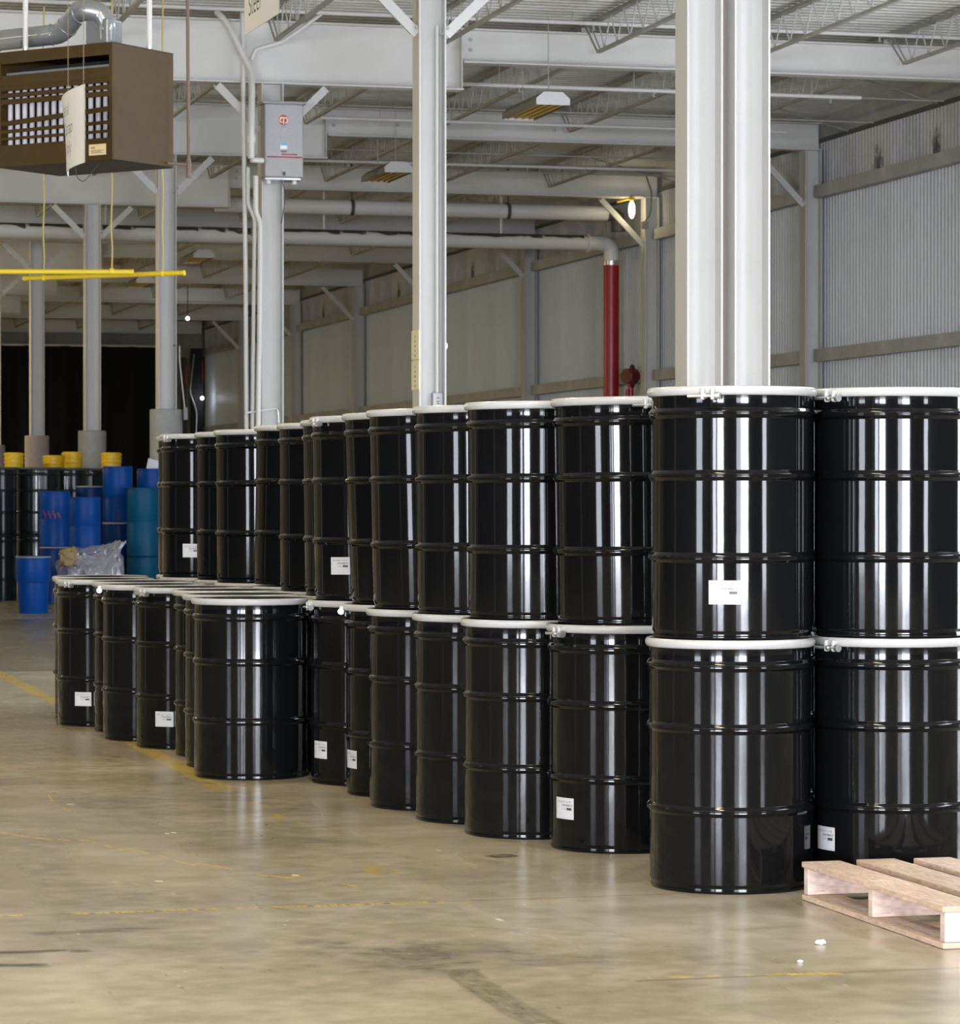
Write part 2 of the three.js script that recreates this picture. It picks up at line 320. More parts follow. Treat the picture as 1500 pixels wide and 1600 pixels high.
{
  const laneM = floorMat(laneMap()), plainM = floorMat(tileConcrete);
  const slab = (x0, x1, z0, z1, lane) => {             // z0 < z1 measured down the hall
    const g = new THREE.BoxGeometry(x1 - x0, 0.2, z1 - z0), p = g.attributes.position, uv = g.attributes.uv, cx = (x0 + x1) / 2, cz = (z0 + z1) / 2;
    for (let i = 0; i < p.count; i++) { const x = p.getX(i) + cx, z = cz - p.getZ(i); if (lane) uv.setXY(i, (x - LANE.x0) / (LANE.x1 - LANE.x0), (z - LANE.z0) / (LANE.z1 - LANE.z0)); else uv.setXY(i, x, z); }
    g.translate(cx, -0.1, -cz);
    return struct('floor', g, lane ? laneM : plainM);
  };
  slab(LEFT - 0.3, RIGHT + 0.3, -NEAR - 0.3, LANE.z0, false);
  slab(LEFT - 0.3, LANE.x0, LANE.z0, LANE.z1, false);
  slab(LANE.x1, RIGHT + 0.3, LANE.z0, LANE.z1, false);
  slab(LEFT - 0.3, RIGHT + 0.3, LANE.z1, 97.3, false);
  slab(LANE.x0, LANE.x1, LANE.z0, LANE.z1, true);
}

// ---------------------------------------------------------------- the setting: roof deck and walls
{
  // ribbed deck: trapezoid ribs that run across the hall
  const pitch = 0.2, prof = [];
  for (let z = -NEAR - 0.2; z < 97.2; z += pitch) prof.push([z, 0], [z + 0.11, 0], [z + 0.135, 0.04], [z + 0.175, 0.04]);
  const pos = [], uv = [], x0 = LEFT - 0.2, x1 = RIGHT + 0.2;
  for (let i = 0; i < prof.length - 1; i++) {
    const [za, ya] = prof[i], [zb, yb] = prof[i + 1], a = [x0, ROOF + ya, -za], b = [x1, ROOF + ya, -za], c = [x1, ROOF + yb, -zb], d = [x0, ROOF + yb, -zb];
    pos.push(...a, ...c, ...b, ...a, ...d, ...c);
    uv.push(x0, za, x1, zb, x1, za, x0, za, x0, zb, x1, zb);
  }
  const g = new THREE.BufferGeometry();
  g.setAttribute('position', new THREE.Float32BufferAttribute(pos, 3)); g.setAttribute('uv', new THREE.Float32BufferAttribute(uv, 2)); g.computeVertexNormals();
  struct('ceiling', [g, box(x1 - x0, 0.1, 107.4, (x0 + x1) / 2, ROOF + 0.11, -43.5)], M.deck);
}
struct('wall_left', box(0.2, 7.1, 45.2, LEFT - 0.1 - 0.06, 3.55, -12.4), M.wallPlain);
struct('wall_left', box(0.2, 7.1, 62.2, LEFT - 0.1 - 0.06, 3.55, -66.1), std(lin(0.42, 0.40, 0.35), 0.8, { map: greyMap }));
struct('wall_near', box(RIGHT - LEFT + 0.4, 7.1, 0.2, (RIGHT + LEFT) / 2, 3.55, NEAR + 0.16), M.wallPlain);
struct('wall_far', box(RIGHT - LEFT + 0.4, 7.1, 0.2, (RIGHT + LEFT) / 2, 3.55, FAR - 0.1), std(lin(0.42, 0.40, 0.35), 0.8, { map: greyMap }));
{
  const wall = structGroup('wall_right');
  mesh('wall_backing', box(0.12, 7.1, 107.4, RIGHT + 0.12, 3.55, -43.5), M.wallPlain, wall);
  // ribbed sheets, ten ribs to a sheet, one sheet above the upper rail and one below
  const sheet = (h, w, n) => {
    const p = w / n, pr = [], pos = [], uv = [];
    for (let k = 0; k < n; k++) pr.push([k * p, 0], [k * p + 0.045, 0], [k * p + 0.06, 0.03], [k * p + 0.1, 0.03]);
    pr.push([w + 0.02, 0]);
    for (let i = 0; i < pr.length - 1; i++) {
      const [za, xa] = pr[i], [zb, xb] = pr[i + 1], a = [-xa, 0, -za], b = [-xa, h, -za], c = [-xb, h, -zb], d = [-xb, 0, -zb];
      pos.push(...a, ...b, ...c, ...a, ...c, ...d); uv.push(za, 0, za, h, zb, h, za, 0, zb, h, zb, 0);
    }
    const g = new THREE.BufferGeometry();
    g.setAttribute('position', new THREE.Float32BufferAttribute(pos, 3)); g.setAttribute('uv', new THREE.Float32BufferAttribute(uv, 2)); g.computeVertexNormals();
    return g;
  };
  const W = 1.164, low = sheet(5.76, W, 10), up = sheet(EAVE - 5.74, W, 10);
  const tones = [0, 1, 2].map((k) => std(lin(0.57 + 0.025 * k, 0.62 + 0.025 * k, 0.67 + 0.025 * k), 0.45, { map: grimeMap }));
  const upTones = [0, 1].map((k) => std(lin(0.50 + 0.03 * k, 0.51 + 0.03 * k, 0.53 + 0.03 * k), 0.5, { map: greyMap }));
  const sootMap = (sx) => { const t = canvasTexture(256, 192, (c) => { c.fillStyle = '#b9b8b4'; c.fillRect(0, 0, 256, 192); for (let q = 0; q < 260; q++) { const x = sx + (rnd() + rnd() + rnd() - 1.5) * 34, y = 118 + (rnd() + rnd() - 1) * 74; c.fillStyle = `rgba(38,34,30,${(0.3 * rnd()).toFixed(2)})`; c.fillRect(x, y, rr(2, 8), rr(6, 34)); } }); t.repeat.set(1 / W, 1 / (EAVE - 5.74)); t.wrapS = t.wrapT = THREE.RepeatWrapping; return t; };
  const soots = [std(lin(0.9, 0.9, 0.9), 0.6, { map: sootMap(150) }), std(lin(0.9, 0.9, 0.9), 0.6, { map: sootMap(90) })], sooty = { 6: 0, 8: 1, 27: 0, 33: 1, 40: 0 };
  for (let k = 0; k < 56; k++) {
    const z = -31 - W * k;
    mesh('wall_sheet', low, tones[(k * 7 + (k >> 1)) % 3], wall).position.set(RIGHT - (k % 2) * 0.003, 0, z);
    mesh('wall_sheet', up, k in sooty ? soots[sooty[k]] : upTones[k % 2], wall).position.set(RIGHT - 0.012 - (k % 2) * 0.003, 5.74, z);
  }
  mesh('eave_strip', box(0.1, 0.05, 66, RIGHT - 0.05, EAVE + 0.02, -64), M.darkPipe, wall);
  mesh('eave_panel', box(0.03, ROOF - EAVE, 66, RIGHT + 0.02, (ROOF + EAVE) / 2, -64), M.girt, wall);
}
// soot smudges: thin dark deposits on the upper sheets are part of the sheets' own finish (see wall_stain)

// ---------------------------------------------------------------- steel frame
const GRID = (i) => -(27.647 + 7.62 * i), XA = 6.768, XW = 16.2, XS = 9.02, BOT = 6.08, TOP = 6.8, BOT2 = 6.4;
function hColumn(label, x, z, h, opts = {}) {
  const t = thing('steel_column', label, 'column', [x, 0, z], 0, opts.group);
  const w = opts.w ?? 0.254, f = 0.016;
  for (const s of [-1, 1]) mesh('flange', rbox(f, h, w, 0.004, s * (w / 2 - f / 2), h / 2, 0), M.whiteSteel, t);
  mesh('web', box(w - 2 * f, h, 0.012, 0, h / 2, 0), M.whiteSteel, t);
  mesh('base_plate', rbox(w + 0.12, 0.025, w + 0.12, 0.004, 0, 0.0125, 0), M.girder, t);
  if (opts.collar) {
    const c = mesh('concrete_collar', lathe([[0.001, 0], [0.225, 0], [0.225, opts.collar - 0.015], [0.21, opts.collar], [0.001, opts.collar]], 40), opts.collarMat ?? M.concrete, t);
    c.geometry = mergeGeometries([boxUV(toCreasedNormals(c.geometry, 0.6))]);
  }
  return t;
}
const pinkConcrete = std(lin(0.52, 0.46, 0.42), 0.85, { map: greyMap, bumpMap: fineBump, bumpScale: 0.002 });
hColumn('white steel column directly behind the front black stack, near one of a close pair', XA, GRID(-1), ROOF);
hColumn('white steel column of the close pair, the one nearer the corrugated wall', XA + 0.335, GRID(-1), ROOF);
const colA = hColumn('white steel column with two pale label strips and a switch plate', XA, GRID(0), BOT);
hColumn('white steel column carrying the grey electrical box and its conduits', XA, GRID(1), BOT);
hColumn('white steel column in a tall grey concrete collar just left of the drum stacks', XA, GRID(2), BOT, { collar: 2.58 });
hColumn('white steel column in a grey concrete collar above the blue drums', XA, GRID(3), BOT, { collar: 2.44 });
hColumn('white steel column in a pinkish concrete collar above the grey drums', XA, GRID(4), BOT, { collar: 2.5, collarMat: pinkConcrete });
hColumn('white steel column cut by the left edge of the photo', XA, GRID(5), BOT, { collar: 2.45 });
const wallWords = ['', '', 'nearest the camera', 'beside the glowing wall lamp', 'between the red riser and the labelled column', 'hidden behind the labelled column', 'first beyond the labelled column', 'second beyond the labelled column', 'third beyond the labelled column'];
for (let i = 2; i <= 8; i++) hColumn(`white steel column standing against the side wall, ${wallWords[i]}`, XW, GRID(i), BOT2);
for (let i = -3; i <= 6; i++) hColumn(`white steel column of the outer row across the aisle, ${ORD[i + 3]} from the camera`, -2.67, GRID(i), ROOF);
function hBeam(name, label, x0, x1, y0, y1, z, stiff) {
  const t = thing(name, label, 'beam', [x0, y0, z]);
  const L = x1 - x0, h = y1 - y0, f = 0.02;
  mesh('bottom_flange', rbox(L, f, 0.22, 0.004, L / 2, f / 2, 0), M.girder, t);
  mesh('top_flange', rbox(L, f, 0.22, 0.004, L / 2, h - f / 2, 0), M.girder, t);
  mesh('web', box(L, h - 2 * f, 0.012, L / 2, h / 2, 0), M.girder, t);
  for (const x of stiff ?? []) mesh('stiffener', box(0.012, h - 2 * f, 0.2, x, h / 2, 0), M.girder, t);
  return t;
}
for (let i = 0; i <= 9; i++) {
  hBeam('deep_girder', `deep white roof girder, ${ORD[i]} from the camera, ending just past its column`, -2.5, XS, BOT, TOP, GRID(i), [11.5]);
  const t = hBeam('roof_beam', `shallower white roof beam to the side wall, ${ORD[i]} from the camera`, XS + 0.004, XW + 0.12, BOT2, TOP, GRID(i));
  for (const y of [0.16, 0.28]) mesh('bolt', bar(V(0.1, y, 0.02), V(0.1, y, 0.008), 0.022, 6), M.joist, t);
}
// knee braces
function brace(label, a, b) {
  const t = thing('knee_brace', label, 'brace', [a.x, a.y, a.z]);
  const d = b.clone().sub(a);
  mesh('angle_leg', strip(V(0, 0, 0), d, 0.09, 0.008), M.whiteSteel, t);
  mesh('angle_leg', strip(V(0.0, 0, -0.04), d.clone().add(V(0, 0, -0.04)), 0.008, 0.085).translate(-0.04, 0, 0), M.whiteSteel, t);
  mesh('bolt', bar(V(0, 0.05, 0.02).add(d.clone().multiplyScalar(0.02)), V(0, 0.05, -0.01).add(d.clone().multiplyScalar(0.02)), 0.018, 6), M.joist, t);
}
const colWord = ['the column with two label strips', 'the electrical box column', 'the column in the tall grey collar', 'the column above the blue drums', 'the column in the pinkish collar', 'the column at the photo edge'];
for (let i = 0; i <= 5; i++) {
  const z = GRID(i) + 0.09;
  for (const s of [-1, 1]) brace(`slanting white knee brace on ${s < 0 ? 'the aisle side' : 'the wall side'} of ${colWord[i]}`, V(XA + s * 0.135, 5.56, z), V(XA + s * 0.63, BOT - 0.035, z));
}
for (let i = 1; i <= 8; i++) brace(`slanting white knee brace from the side wall up to the ${ORD[i]} shallow roof beam`, V(XW - 0.135, 5.6, GRID(i) + 0.09), V(XW - 0.89, BOT2 - 0.035, GRID(i) + 0.09));
// bar joists, six per bay
function makeJoist() {
  const t = thing('bar_joist', '', 'roof joist');
  const L = 7.62, y1 = 0.09, yb = -0.3;                              // seat at y = 0 on the girder tops
  for (const s of [-1, 1]) mesh('top_chord', box(0.035, 0.04, L - 0.1, s * 0.022, y1 - 0.02, -L / 2), M.joist, t);
  mesh('bottom_chord', [box(0.05, 0.035, L - 1.25, 0, yb, -L / 2)], M.joist, t);
  for (const s of [0, 1]) { const a = s ? -L + 0.06 : -0.06, b = s ? -L + 0.63 : -0.63; mesh('end_web', [bar(V(-0.012, 0.05, a + (s ? 0.1 : -0.1)), V(-0.012, yb, b), 0.012, 6), bar(V(0.02, 0.05, a + (s ? 0.2 : -0.2)), V(0.02, yb, b + (s ? 0.04 : -0.04)), 0.009, 6)], M.joist, t); mesh('seat', box(0.1, 0.05, 0.1, 0, 0.026, a), M.joist, t); }
  const web = [], n = 26, d = (L - 1.25) / n;
  for (let k = 0; k < n; k++) { const z0 = -0.625 - d * k; web.push(k % 2 ? bar(V(0, yb, z0), V(0, y1 - 0.03, z0 - d), 0.009, 5) : bar(V(0, y1 - 0.03, z0), V(0, yb, z0 - d), 0.009, 5)); }
  const w = mesh('web_bars', web, std(lin(0.64, 0.64, 0.61), 0.6, { map: greyMap }), t); w.userData.kind = 'stuff';
  return t;
}
{
  const proto = makeJoist();
  let first = true;
  for (let i = 0; i <= 8; i++) for (let k = -2; k <= 3; k++) {
    if (i > 4 && k < 0) continue;
    const label = `open web bar joist in the ${ORD[i]} roof bay, ${ORD[4 - k]} away from the side wall`, pos = [XA + 1.888 * (k + 1) - 0.06, TOP + 0.002, GRID(i)];
    if (first) { proto.position.set(...pos); proto.userData.label = label; proto.userData.group = 'bar joists under the roof deck'; first = false; } else copyOf(proto, label, pos, 0, 'bar joists under the roof deck');
  }
}
// bridging rods and sprinkler branch lines across the bays
function crossRod(name, label, category, x0, x1, y, z, r, m, heads) {
  const t = thing(name, label, category, [x0, y, z]);
  mesh(name === 'sprinkler_pipe' ? 'pipe' : 'rod', bar(V(0, 0, 0), V(x1 - x0, 0, 0), r, 10), m, t);
  for (const h of heads ?? []) {
    mesh('hanger', bar(V(h, r, 0), V(h, ROOF - y, 0), 0.006, 5), M.joist, t);
    mesh('sprinkler_head', [bar(V(h + 0.25, -r, 0), V(h + 0.25, -r - 0.05, 0), 0.012, 8), bar(V(h + 0.25, -r - 0.05, 0), V(h + 0.25, -r - 0.056, 0), 0.03, 10)], M.joist, t);
  }
}
crossRod('sprinkler_pipe', 'thin white sprinkler pipe above the second beam, under the deck', 'pipe', 2, 15.6, 6.79, -34.397, 0.024, M.pipePaint, [1.2, 4.6, 8.1, 11.6]);
crossRod('sprinkler_pipe', 'thin white sprinkler pipe in front of the near strip light, ending in a stub', 'pipe', 8.9, 14.45, 6.33, -36.5, 0.026, M.pipePaint, [0.9, 2.6, 4.9]);
crossRod('sprinkler_pipe', 'thin white sprinkler pipe just above the third roof beam', 'pipe', 8.6, 15.2, 6.452, -41.2, 0.024, M.pipePaint, [0.8, 3.0, 5.4]);
crossRod('sprinkler_pipe', 'thin white sprinkler pipe under the joists of the third bay', 'pipe', 8.6, 15.2, 6.42, -46.2, 0.024, M.pipePaint, [1.2, 4.0]);
for (let i = 1; i <= 4; i++) for (const f of [0.36, 0.68]) crossRod('bridging_rod', `thin bridging rod under the joists of the ${ORD[i]} roof bay, ${f < 0.5 ? 'nearer' : 'farther'} of two`, 'rod', 2.9, 16.2, 6.53, GRID(i) - 7.62 * f, 0.012, M.joist);
for (let i = 1; i <= 3; i++) for (const f of [0.3, 0.72]) {
  const t = thing('sway_rod', `slanting sway rod between last joist and side wall eave, ${f < 0.5 ? 'nearer' : 'farther'} in the ${ORD[i]} bay`, 'rod', [14.42, 6.55, GRID(i) - 7.62 * f]);
  mesh('rod', bar(V(0, 0.3, 0), V(1.86, 0.0, -0.86), 0.012, 6), M.joist, t);
}
// wall rails: two channels per bay that run into the near face of each wall column
const railWords = ['beside the front columns, cut by the photo edge', 'behind the close pair of columns', 'between wall lamp and near wall column', 'behind the red riser', 'behind the labelled column', 'just beyond the labelled column', 'second beyond the labelled column', 'third beyond the labelled column'];
for (let i = 1; i <= 8; i++) for (const y of [5.79, 3.42]) {
  const t = thing('wall_rail', `${y > 5 ? 'upper' : 'lower'} grey wall rail, ${railWords[i - 1]}`, 'rail', [XW + 0.06, y, GRID(i) - 0.14]);
  const L = 7.62 - 0.28;
  mesh('channel_web', box(0.012, 0.17, L, -0.05, 0, -L / 2), M.girt, t);
  for (const s of [-1, 1]) mesh('channel_lip', box(0.13, 0.012, L, 0.012, s * 0.085, -L / 2), M.girt, t);
  mesh('end_clip', box(0.12, 0.12, 0.012, 0.0, 0, 0.008 - 0.02), M.girt, t);
}
// fittings of the labelled column
{
  const z = GRID(0);
  for (let k = 0; k < 2; k++) {
    const t = thing('column_label', `pale yellow vertical label strip on the white column, ${k ? 'lower' : 'upper'} of two`, 'label', [XA - 0.13, k ? 2.48 : 2.755, z]);
    const map = canvasTexture(128, 256, (c) => { c.fillStyle = '#e8e2bc'; c.fillRect(0, 0, 128, 256); c.fillStyle = '#5a563c'; c.font = 'bold 30px sans-serif'; c.textAlign = 'center'; (k ? ['I', 'A', 'DR', 'U', 'M'] : ['A', 'B', 'DR', 'U', 'M']).forEach((s, j) => c.fillText(s, 64, 62 + j * 44)); });
    mesh('plate', rbox(0.006, 0.265, 0.29, 0.002), std(lin(0.8, 0.75, 0.52), 0.6), t);
    const f = mesh('plate_print', new THREE.PlaneGeometry(0.27, 0.25), std(0xffffff, 0.6, { map }), t); f.rotation.y = -Math.PI / 2; f.position.x = -0.0042;
  }
  const s = thing('switch_box', 'small grey switch plate low on the white column with a thin conduit above', 'switch box', [XA + 0.06, 2.24, z + 0.05]);
  mesh('cover', rbox(0.095, 0.16, 0.06, 0.004), M.boxGrey, s);
  const sw = canvasTexture(64, 96, (c) => { c.fillStyle = '#b4b4b6'; c.fillRect(0, 0, 64, 96); c.fillStyle = '#4a4a50'; for (const y of [24, 44, 56, 70]) c.fillRect(22, y, 20, 5); });
  mesh('cover_print', new THREE.PlaneGeometry(0.085, 0.15), std(0xffffff, 0.5, { map: sw }), s).position.z = 0.0312;
  mesh('conduit', bar(V(0, 0.08, 0), V(0, 3.4, 0), 0.016, 10), M.conduit, s);
  const k = thing('alarm_bell', 'small cream alarm bell on the wall side edge of the white column', 'alarm bell', [XA + 0.127, 2.75, z]);
  mesh('dome', new THREE.SphereGeometry(0.045, 20, 12, 0, 6.3, 0, 1.5).rotateZ(-Math.PI / 2), M.whiteSteel, k);
  mesh('bracket', rbox(0.02, 0.09, 0.06, 0.004, 0.01, -0.03, 0), M.joist, k);
}

// ---------------------------------------------------------------- drums
const DRUM = { r: 0.286, ringY: 0.868, top: 0.884 };
const bodyGeo = (() => {
  const p = [[0.0005, 0.014], [0.262, 0.014], [0.268, 0.002], [0.273, 0], [0.279, 0], [0.2825, 0.004], [0.2825, 0.012], [0.280, 0.018], [0.2825, 0.026], [0.286, 0.032]];
  const hoop = (yc) => { for (let k = 0; k <= 18; k++) { const t = k / 18 * 2 - 1, y = yc + t * 0.019; p.push([0.286 + 0.0118 * Math.pow(Math.cos(t * Math.PI / 2), 1.2) - 0.0022 * Math.exp(-((t + 0.05) ** 2) / 0.03), y]); } };
  hoop(0.285); p.push([0.286, 0.43]); hoop(0.573); p.push([0.286, 0.69]); hoop(0.791);
  p.push([0.286, 0.83], [0.286, 0.852], [0.289, 0.856], [0.290, 0.862], [0.287, 0.868], [0.282, 0.868]);
  const g = lathe(p, 96), uv = g.attributes.uv, pos = g.attributes.position;
  for (let i = 0; i < uv.count; i++) uv.setXY(i, uv.getX(i) * 2, pos.getY(i) * 1.1);
  return g;
})();
const lidGeo = lathe([[0.0005, 0.866], [0.09, 0.866], [0.1, 0.869], [0.2, 0.869], [0.21, 0.866], [0.25, 0.866], [0.262, 0.87], [0.27, 0.879], [0.283, 0.881], [0.2835, 0.87]], 72);
const ringGeo = (() => { const p = []; for (let k = 0; k <= 20; k++) { const a = k / 20 * Math.PI * 2; p.push([0.2915 + 0.0108 * Math.cos(a), DRUM.ringY + 0.016 * Math.sin(a)]); } return lathe(p, 96); })();
const lugGeo = [-1, 1].map((s) => new RoundedBoxGeometry(0.015, 0.042, 0.022, 2, 0.006).translate(s * 0.018, 0.855, 0.307));
const boltGeo = mergeGeometries([bar(V(-0.072, 0.848, 0.312), V(0.04, 0.848, 0.312), 0.0062, 10), bar(V(0.028, 0.848, 0.312), V(0.042, 0.848, 0.312), 0.012, 6), bar(V(-0.012, 0.848, 0.312), V(-0.002, 0.848, 0.312), 0.011, 6), bar(V(0.042, 0.848, 0.312), V(0.046, 0.848, 0.312), 0.014, 14)].map((g) => { for (const k of Object.keys(g.attributes)) if (!['position', 'normal', 'uv'].includes(k)) g.deleteAttribute(k); return g; }));
const stickerMap = canvasTexture(512, 384, (c) => {
  c.fillStyle = '#f2f2f4'; c.fillRect(0, 0, 512, 384);
  c.strokeStyle = '#c2c2c8'; c.lineWidth = 3; c.strokeRect(34, 26, 444, 330);
  c.fillStyle = '#3a3a42'; c.textBaseline = 'top';
  c.font = '50px sans-serif'; c.fillText('UN 1A2/Y1.5/150', 60, 44);
  c.font = 'bold 52px sans-serif'; c.fillText('USA/M6012', 190, 104);
  c.font = '42px sans-serif'; c.fillText('17-94', 196, 176);
  c.fillStyle = '#55555e'; c.fillRect(330, 176, 128, 46);
});
const stickerGeo = (() => { const g = new THREE.CylinderGeometry(0.2868, 0.2868, 0.083, 16, 1, true, -0.195, 0.39); return g.translate(0, 0.166, 0); })();
const stickerMat = std(lin(0.64, 0.64, 0.65), 0.4, { map: stickerMap, side: THREE.DoubleSide });
function makeDrum() {
  const t = thing('steel_drum', '', 'drum');
  mesh('body', bodyGeo, M.drumBlack, t);
  mesh('lid', lidGeo, M.lidBlack, t);
  const r = mesh('closure_ring', ringGeo, M.ring, t);
  for (const g of lugGeo) mesh('ring_lug', g, M.ring, r);
  mesh('ring_bolt', boltGeo, M.zinc, r);
  mesh('sticker', stickerGeo, stickerMat, t);
  return t;
}
const drum0 = makeDrum();
let drumUsed = false;
// x, z of the base centre; y of the base; bolt and sticker bearings in degrees from the camera side, + to the right; lean in degrees
function placeDrum(label, x, z, { y = 0, bolt = 150, sticker = null, lean = 0, dx = 0, group = 'black drums on the floor' } = {}) {
  const face = Math.atan2(-x, -z);                       // turn that brings local +z round to the camera
  const X = x + dx * Math.cos(YAW), Z = z + dx * Math.sin(YAW);
  const d = drumUsed ? copyOf(drum0, label, [X, y, Z], 0, group) : drum0;
  if (!drumUsed) { drum0.userData.label = label; drum0.userData.group = group; drum0.position.set(X, y, Z); drumUsed = true; }
  const kid = (n) => d.children.find((c) => c.name.startsWith(n));
  kid('closure_ring').rotation.y = face + R(bolt);
  kid('body').rotation.y = rr(0, 6.28); kid('lid').rotation.y = rr(0, 6.28);
  if (sticker === null) d.remove(kid('sticker')); else kid('sticker').rotation.y = face + R(sticker);
  if (lean) { d.rotation.z = R(lean); d.position.y += 0.283 * Math.sin(Math.abs(R(lean))); }
  return d;
}
const UP = 0.8845, upper = 'black drums stacked on top';
// last first: drum0 must keep its sticker until every copy is made
const LOW = [
  ['black drum on the floor under the front stack, largest of the lower drums', 3.693, -10.582, {}],
  ['black drum on the floor behind the wooden pallet, small sticker in shade', 4.303, -10.560, { sticker: -56, bolt: -45 }],
  ['lower drum with ring bolt and sticker at its aisle edge, next behind the front stack', 3.688, -11.862, { bolt: -55, sticker: -52 }],
  ['plain black lower drum, second in the row behind the front stack', 3.486, -12.438, {}],
  ['plain black lower drum, third in the row behind the front stack', 3.425, -13.045, {}],
  ['plain black lower drum, fourth in the row behind the front stack', 3.360, -13.652, {}],
  ['narrowly seen black lower drum with a sliver of sticker and bright bolt end', 3.386, -14.263, { bolt: -88, sticker: -66 }],
  ['black lower drum half hidden by the big unstacked drum, sticker near the floor', 3.343, -14.873, { bolt: -72, sticker: -57 }],
  ['hidden lower drum behind the big unstacked drum, only its ring showing', 3.441, -15.544, {}],
  ['lower drum behind the unstacked row, under the fourth stack from the far end', 3.472, -16.310, {}],
  ['lower drum behind the unstacked row, under the stack that leans outward', 3.510, -17.236, {}],
  ['lower drum behind the unstacked row, under the stack with a bolt at its inner side', 3.427, -18.003, {}],
  ['lower drum behind the unstacked row, next to the far end', 3.420, -18.661, {}],
  ['lower drum at the far end under the stickered upper drum', 3.314, -19.326, {}],
  ['farthest lower drum of the stacked row', 3.385, -19.934, {}],
  ['big black drum with open view of its lid, nearest of the unstacked row', 2.848, -15.334, {}],
  ['black drum just behind the nearest unstacked drum, a thin slice of side showing', 2.905, -15.956, {}],
  ['third black drum of the unstacked row, a narrow slice beside the second', 2.962, -16.648, {}],
  ['unstacked black drum with white bolt on its ring and a sticker low down, mid row', 2.842, -17.245, { bolt: -53, sticker: -27 }],
  ['plain unstacked black drum between the two stickered ones', 2.741, -17.847, { bolt: -84 }],
  ['unstacked black drum showing only a slim strip beside the far stickered drum', 2.772, -18.457, {}],
  ['unstacked black drum with bolt and sticker, second from the far end', 2.632, -19.053, { bolt: -47, sticker: -28 }],
  ['farthest unstacked black drum, its whole lid ring showing before the plastic bag', 2.687, -19.663, {}],
  ['added black lower drum darkening the gap behind the two front stacks', 4.010, -11.165, {}],  // added to block light behind the gap
];
const HIGH = [
  ['black upper drum of the front stack with large white sticker and bolt in front', 3.693, -10.582, { bolt: -15.7, sticker: -5, dx: 0.006 }],
  ['black upper drum at the right edge of the photo, above the pallet', 4.303, -10.560, { bolt: -45 }],
  ['black upper drum next to the front stack, a shiny bolt end at its inner edge', 3.688, -11.862, { bolt: 17, dx: 0.028, lean: 0.7 }],
  ['black upper drum, second in the row behind the front stack', 3.486, -12.438, { dx: 0.018, lean: 0.2 }],
  ['black upper drum before the labelled column, third in the row', 3.425, -13.045, { dx: 0.008, lean: 0.4 }],
  ['leaning black upper drum, fourth in the row, with a pale highlight at its inner edge', 3.360, -13.652, { dx: 0.018, lean: 1.2 }],
  ['most tilted black upper drum, fifth in the row', 3.386, -14.263, { dx: 0.022, lean: 1.9 }],
  ['black upper drum with ring bolt and cut sticker, sixth in the row', 3.343, -14.873, { bolt: -60, sticker: -34, dx: 0.02, lean: 0.8 }],
  ['slim visible edge of a black upper drum behind the bolted one', 3.441, -15.544, { dx: 0.01, lean: 0.7 }],
  ['black upper drum, fifth from the far end of the stacked row', 3.472, -16.310, { lean: 0.2 }],
  ['black upper drum leaning outward with a warm streak, fourth from the far end', 3.510, -17.236, { dx: -0.006, lean: -1.0 }],
  ['black upper drum with a bolt at its inner side, third from the far end', 3.427, -18.003, { bolt: 62, lean: 0.3 }],
  ['black upper drum between the bolted one and the stickered far one', 3.420, -18.661, {}],
  ['black upper drum with sticker and bolt near the far end', 3.314, -19.326, { bolt: -57, sticker: -22 }],
  ['farthest black upper drum, a thin edge at the end of the row', 3.385, -19.934, {}],
  ['added black upper drum darkening the gap behind the two front stacks', 4.010, -11.165, {}],  // added above it to keep the gap dark
];
{
  // the prototype is the front upper drum, which has every part
  const [l0, x0, z0, o0] = HIGH[0];
  for (const [l, x, z, o] of LOW) drumQueue(l, x, z, o);
  for (const [l, x, z, o] of HIGH.slice(1)) drumQueue(l, x, z, { y: UP, group: upper, ...o });
  function drumQueue(l, x, z, o) {
    drumUsed = true; placeDrum(l, x, z, o);
  }
  drumUsed = false; placeDrum(l0, x0, z0, { y: UP, group: upper, ...o0 });
}

// ---------------------------------------------------------------- pallet and litter on the floor
const woodMap = (tone, s) => dataTexture(512, (u, v) => {          // grain along u
  const warp = (tf(u + s, v, 4, 3) - 0.5) * 0.5, g = tn(u + s, v + warp * 0.12, 64, LAT2) * 0.5 + tn(u * 0.25 + s, v + warp * 0.2, 128) * 0.5, big = tf(u + s * 3, v, 4, 4);
  const knot = Math.max(0, tn(u, v + s, 8) - 0.9) * 7, k = 1 + (g - 0.5) * 0.26 + (big - 0.5) * 0.3 - knot * 0.4;
  return [cl(tone[0] * k), cl(tone[1] * k), cl(tone[2] * k)];
}, true, 1);
const woods = [[200, 176, 154], [192, 170, 150], [206, 184, 166]].map((t, k) => std(0xffffff, 0.75, { map: woodMap(t, 0.13 * k + 0.05), bumpMap: fineBump, bumpScale: 0.001 }));
const paleWood = std(0xffffff, 0.75, { map: woodMap([226, 202, 190], 0.4), bumpMap: fineBump, bumpScale: 0.001 });
function boardGeo(w, h, l, r = 0.003, wob = 0.0015) {               // long axis z, edges slightly rough
  const g = new RoundedBoxGeometry(w, h, l, 2, r), p = g.attributes.position, uv = g.attributes.uv, n = g.attributes.normal;
  for (let i = 0; i < p.count; i++) {
    const z = p.getZ(i), x = p.getX(i), y = p.getY(i);
    uv.setXY(i, z * 0.9 + 0.37, (Math.abs(n.getY(i)) > 0.5 ? x : y) * 1.6 + (Math.abs(n.getX(i)) > 0.5 ? 0.4 : 0));
    p.setX(i, x + (vnoise(z * 9 + 31, x * 3 + 7) - 0.5) * wob * 2);
  }
  return g;
}
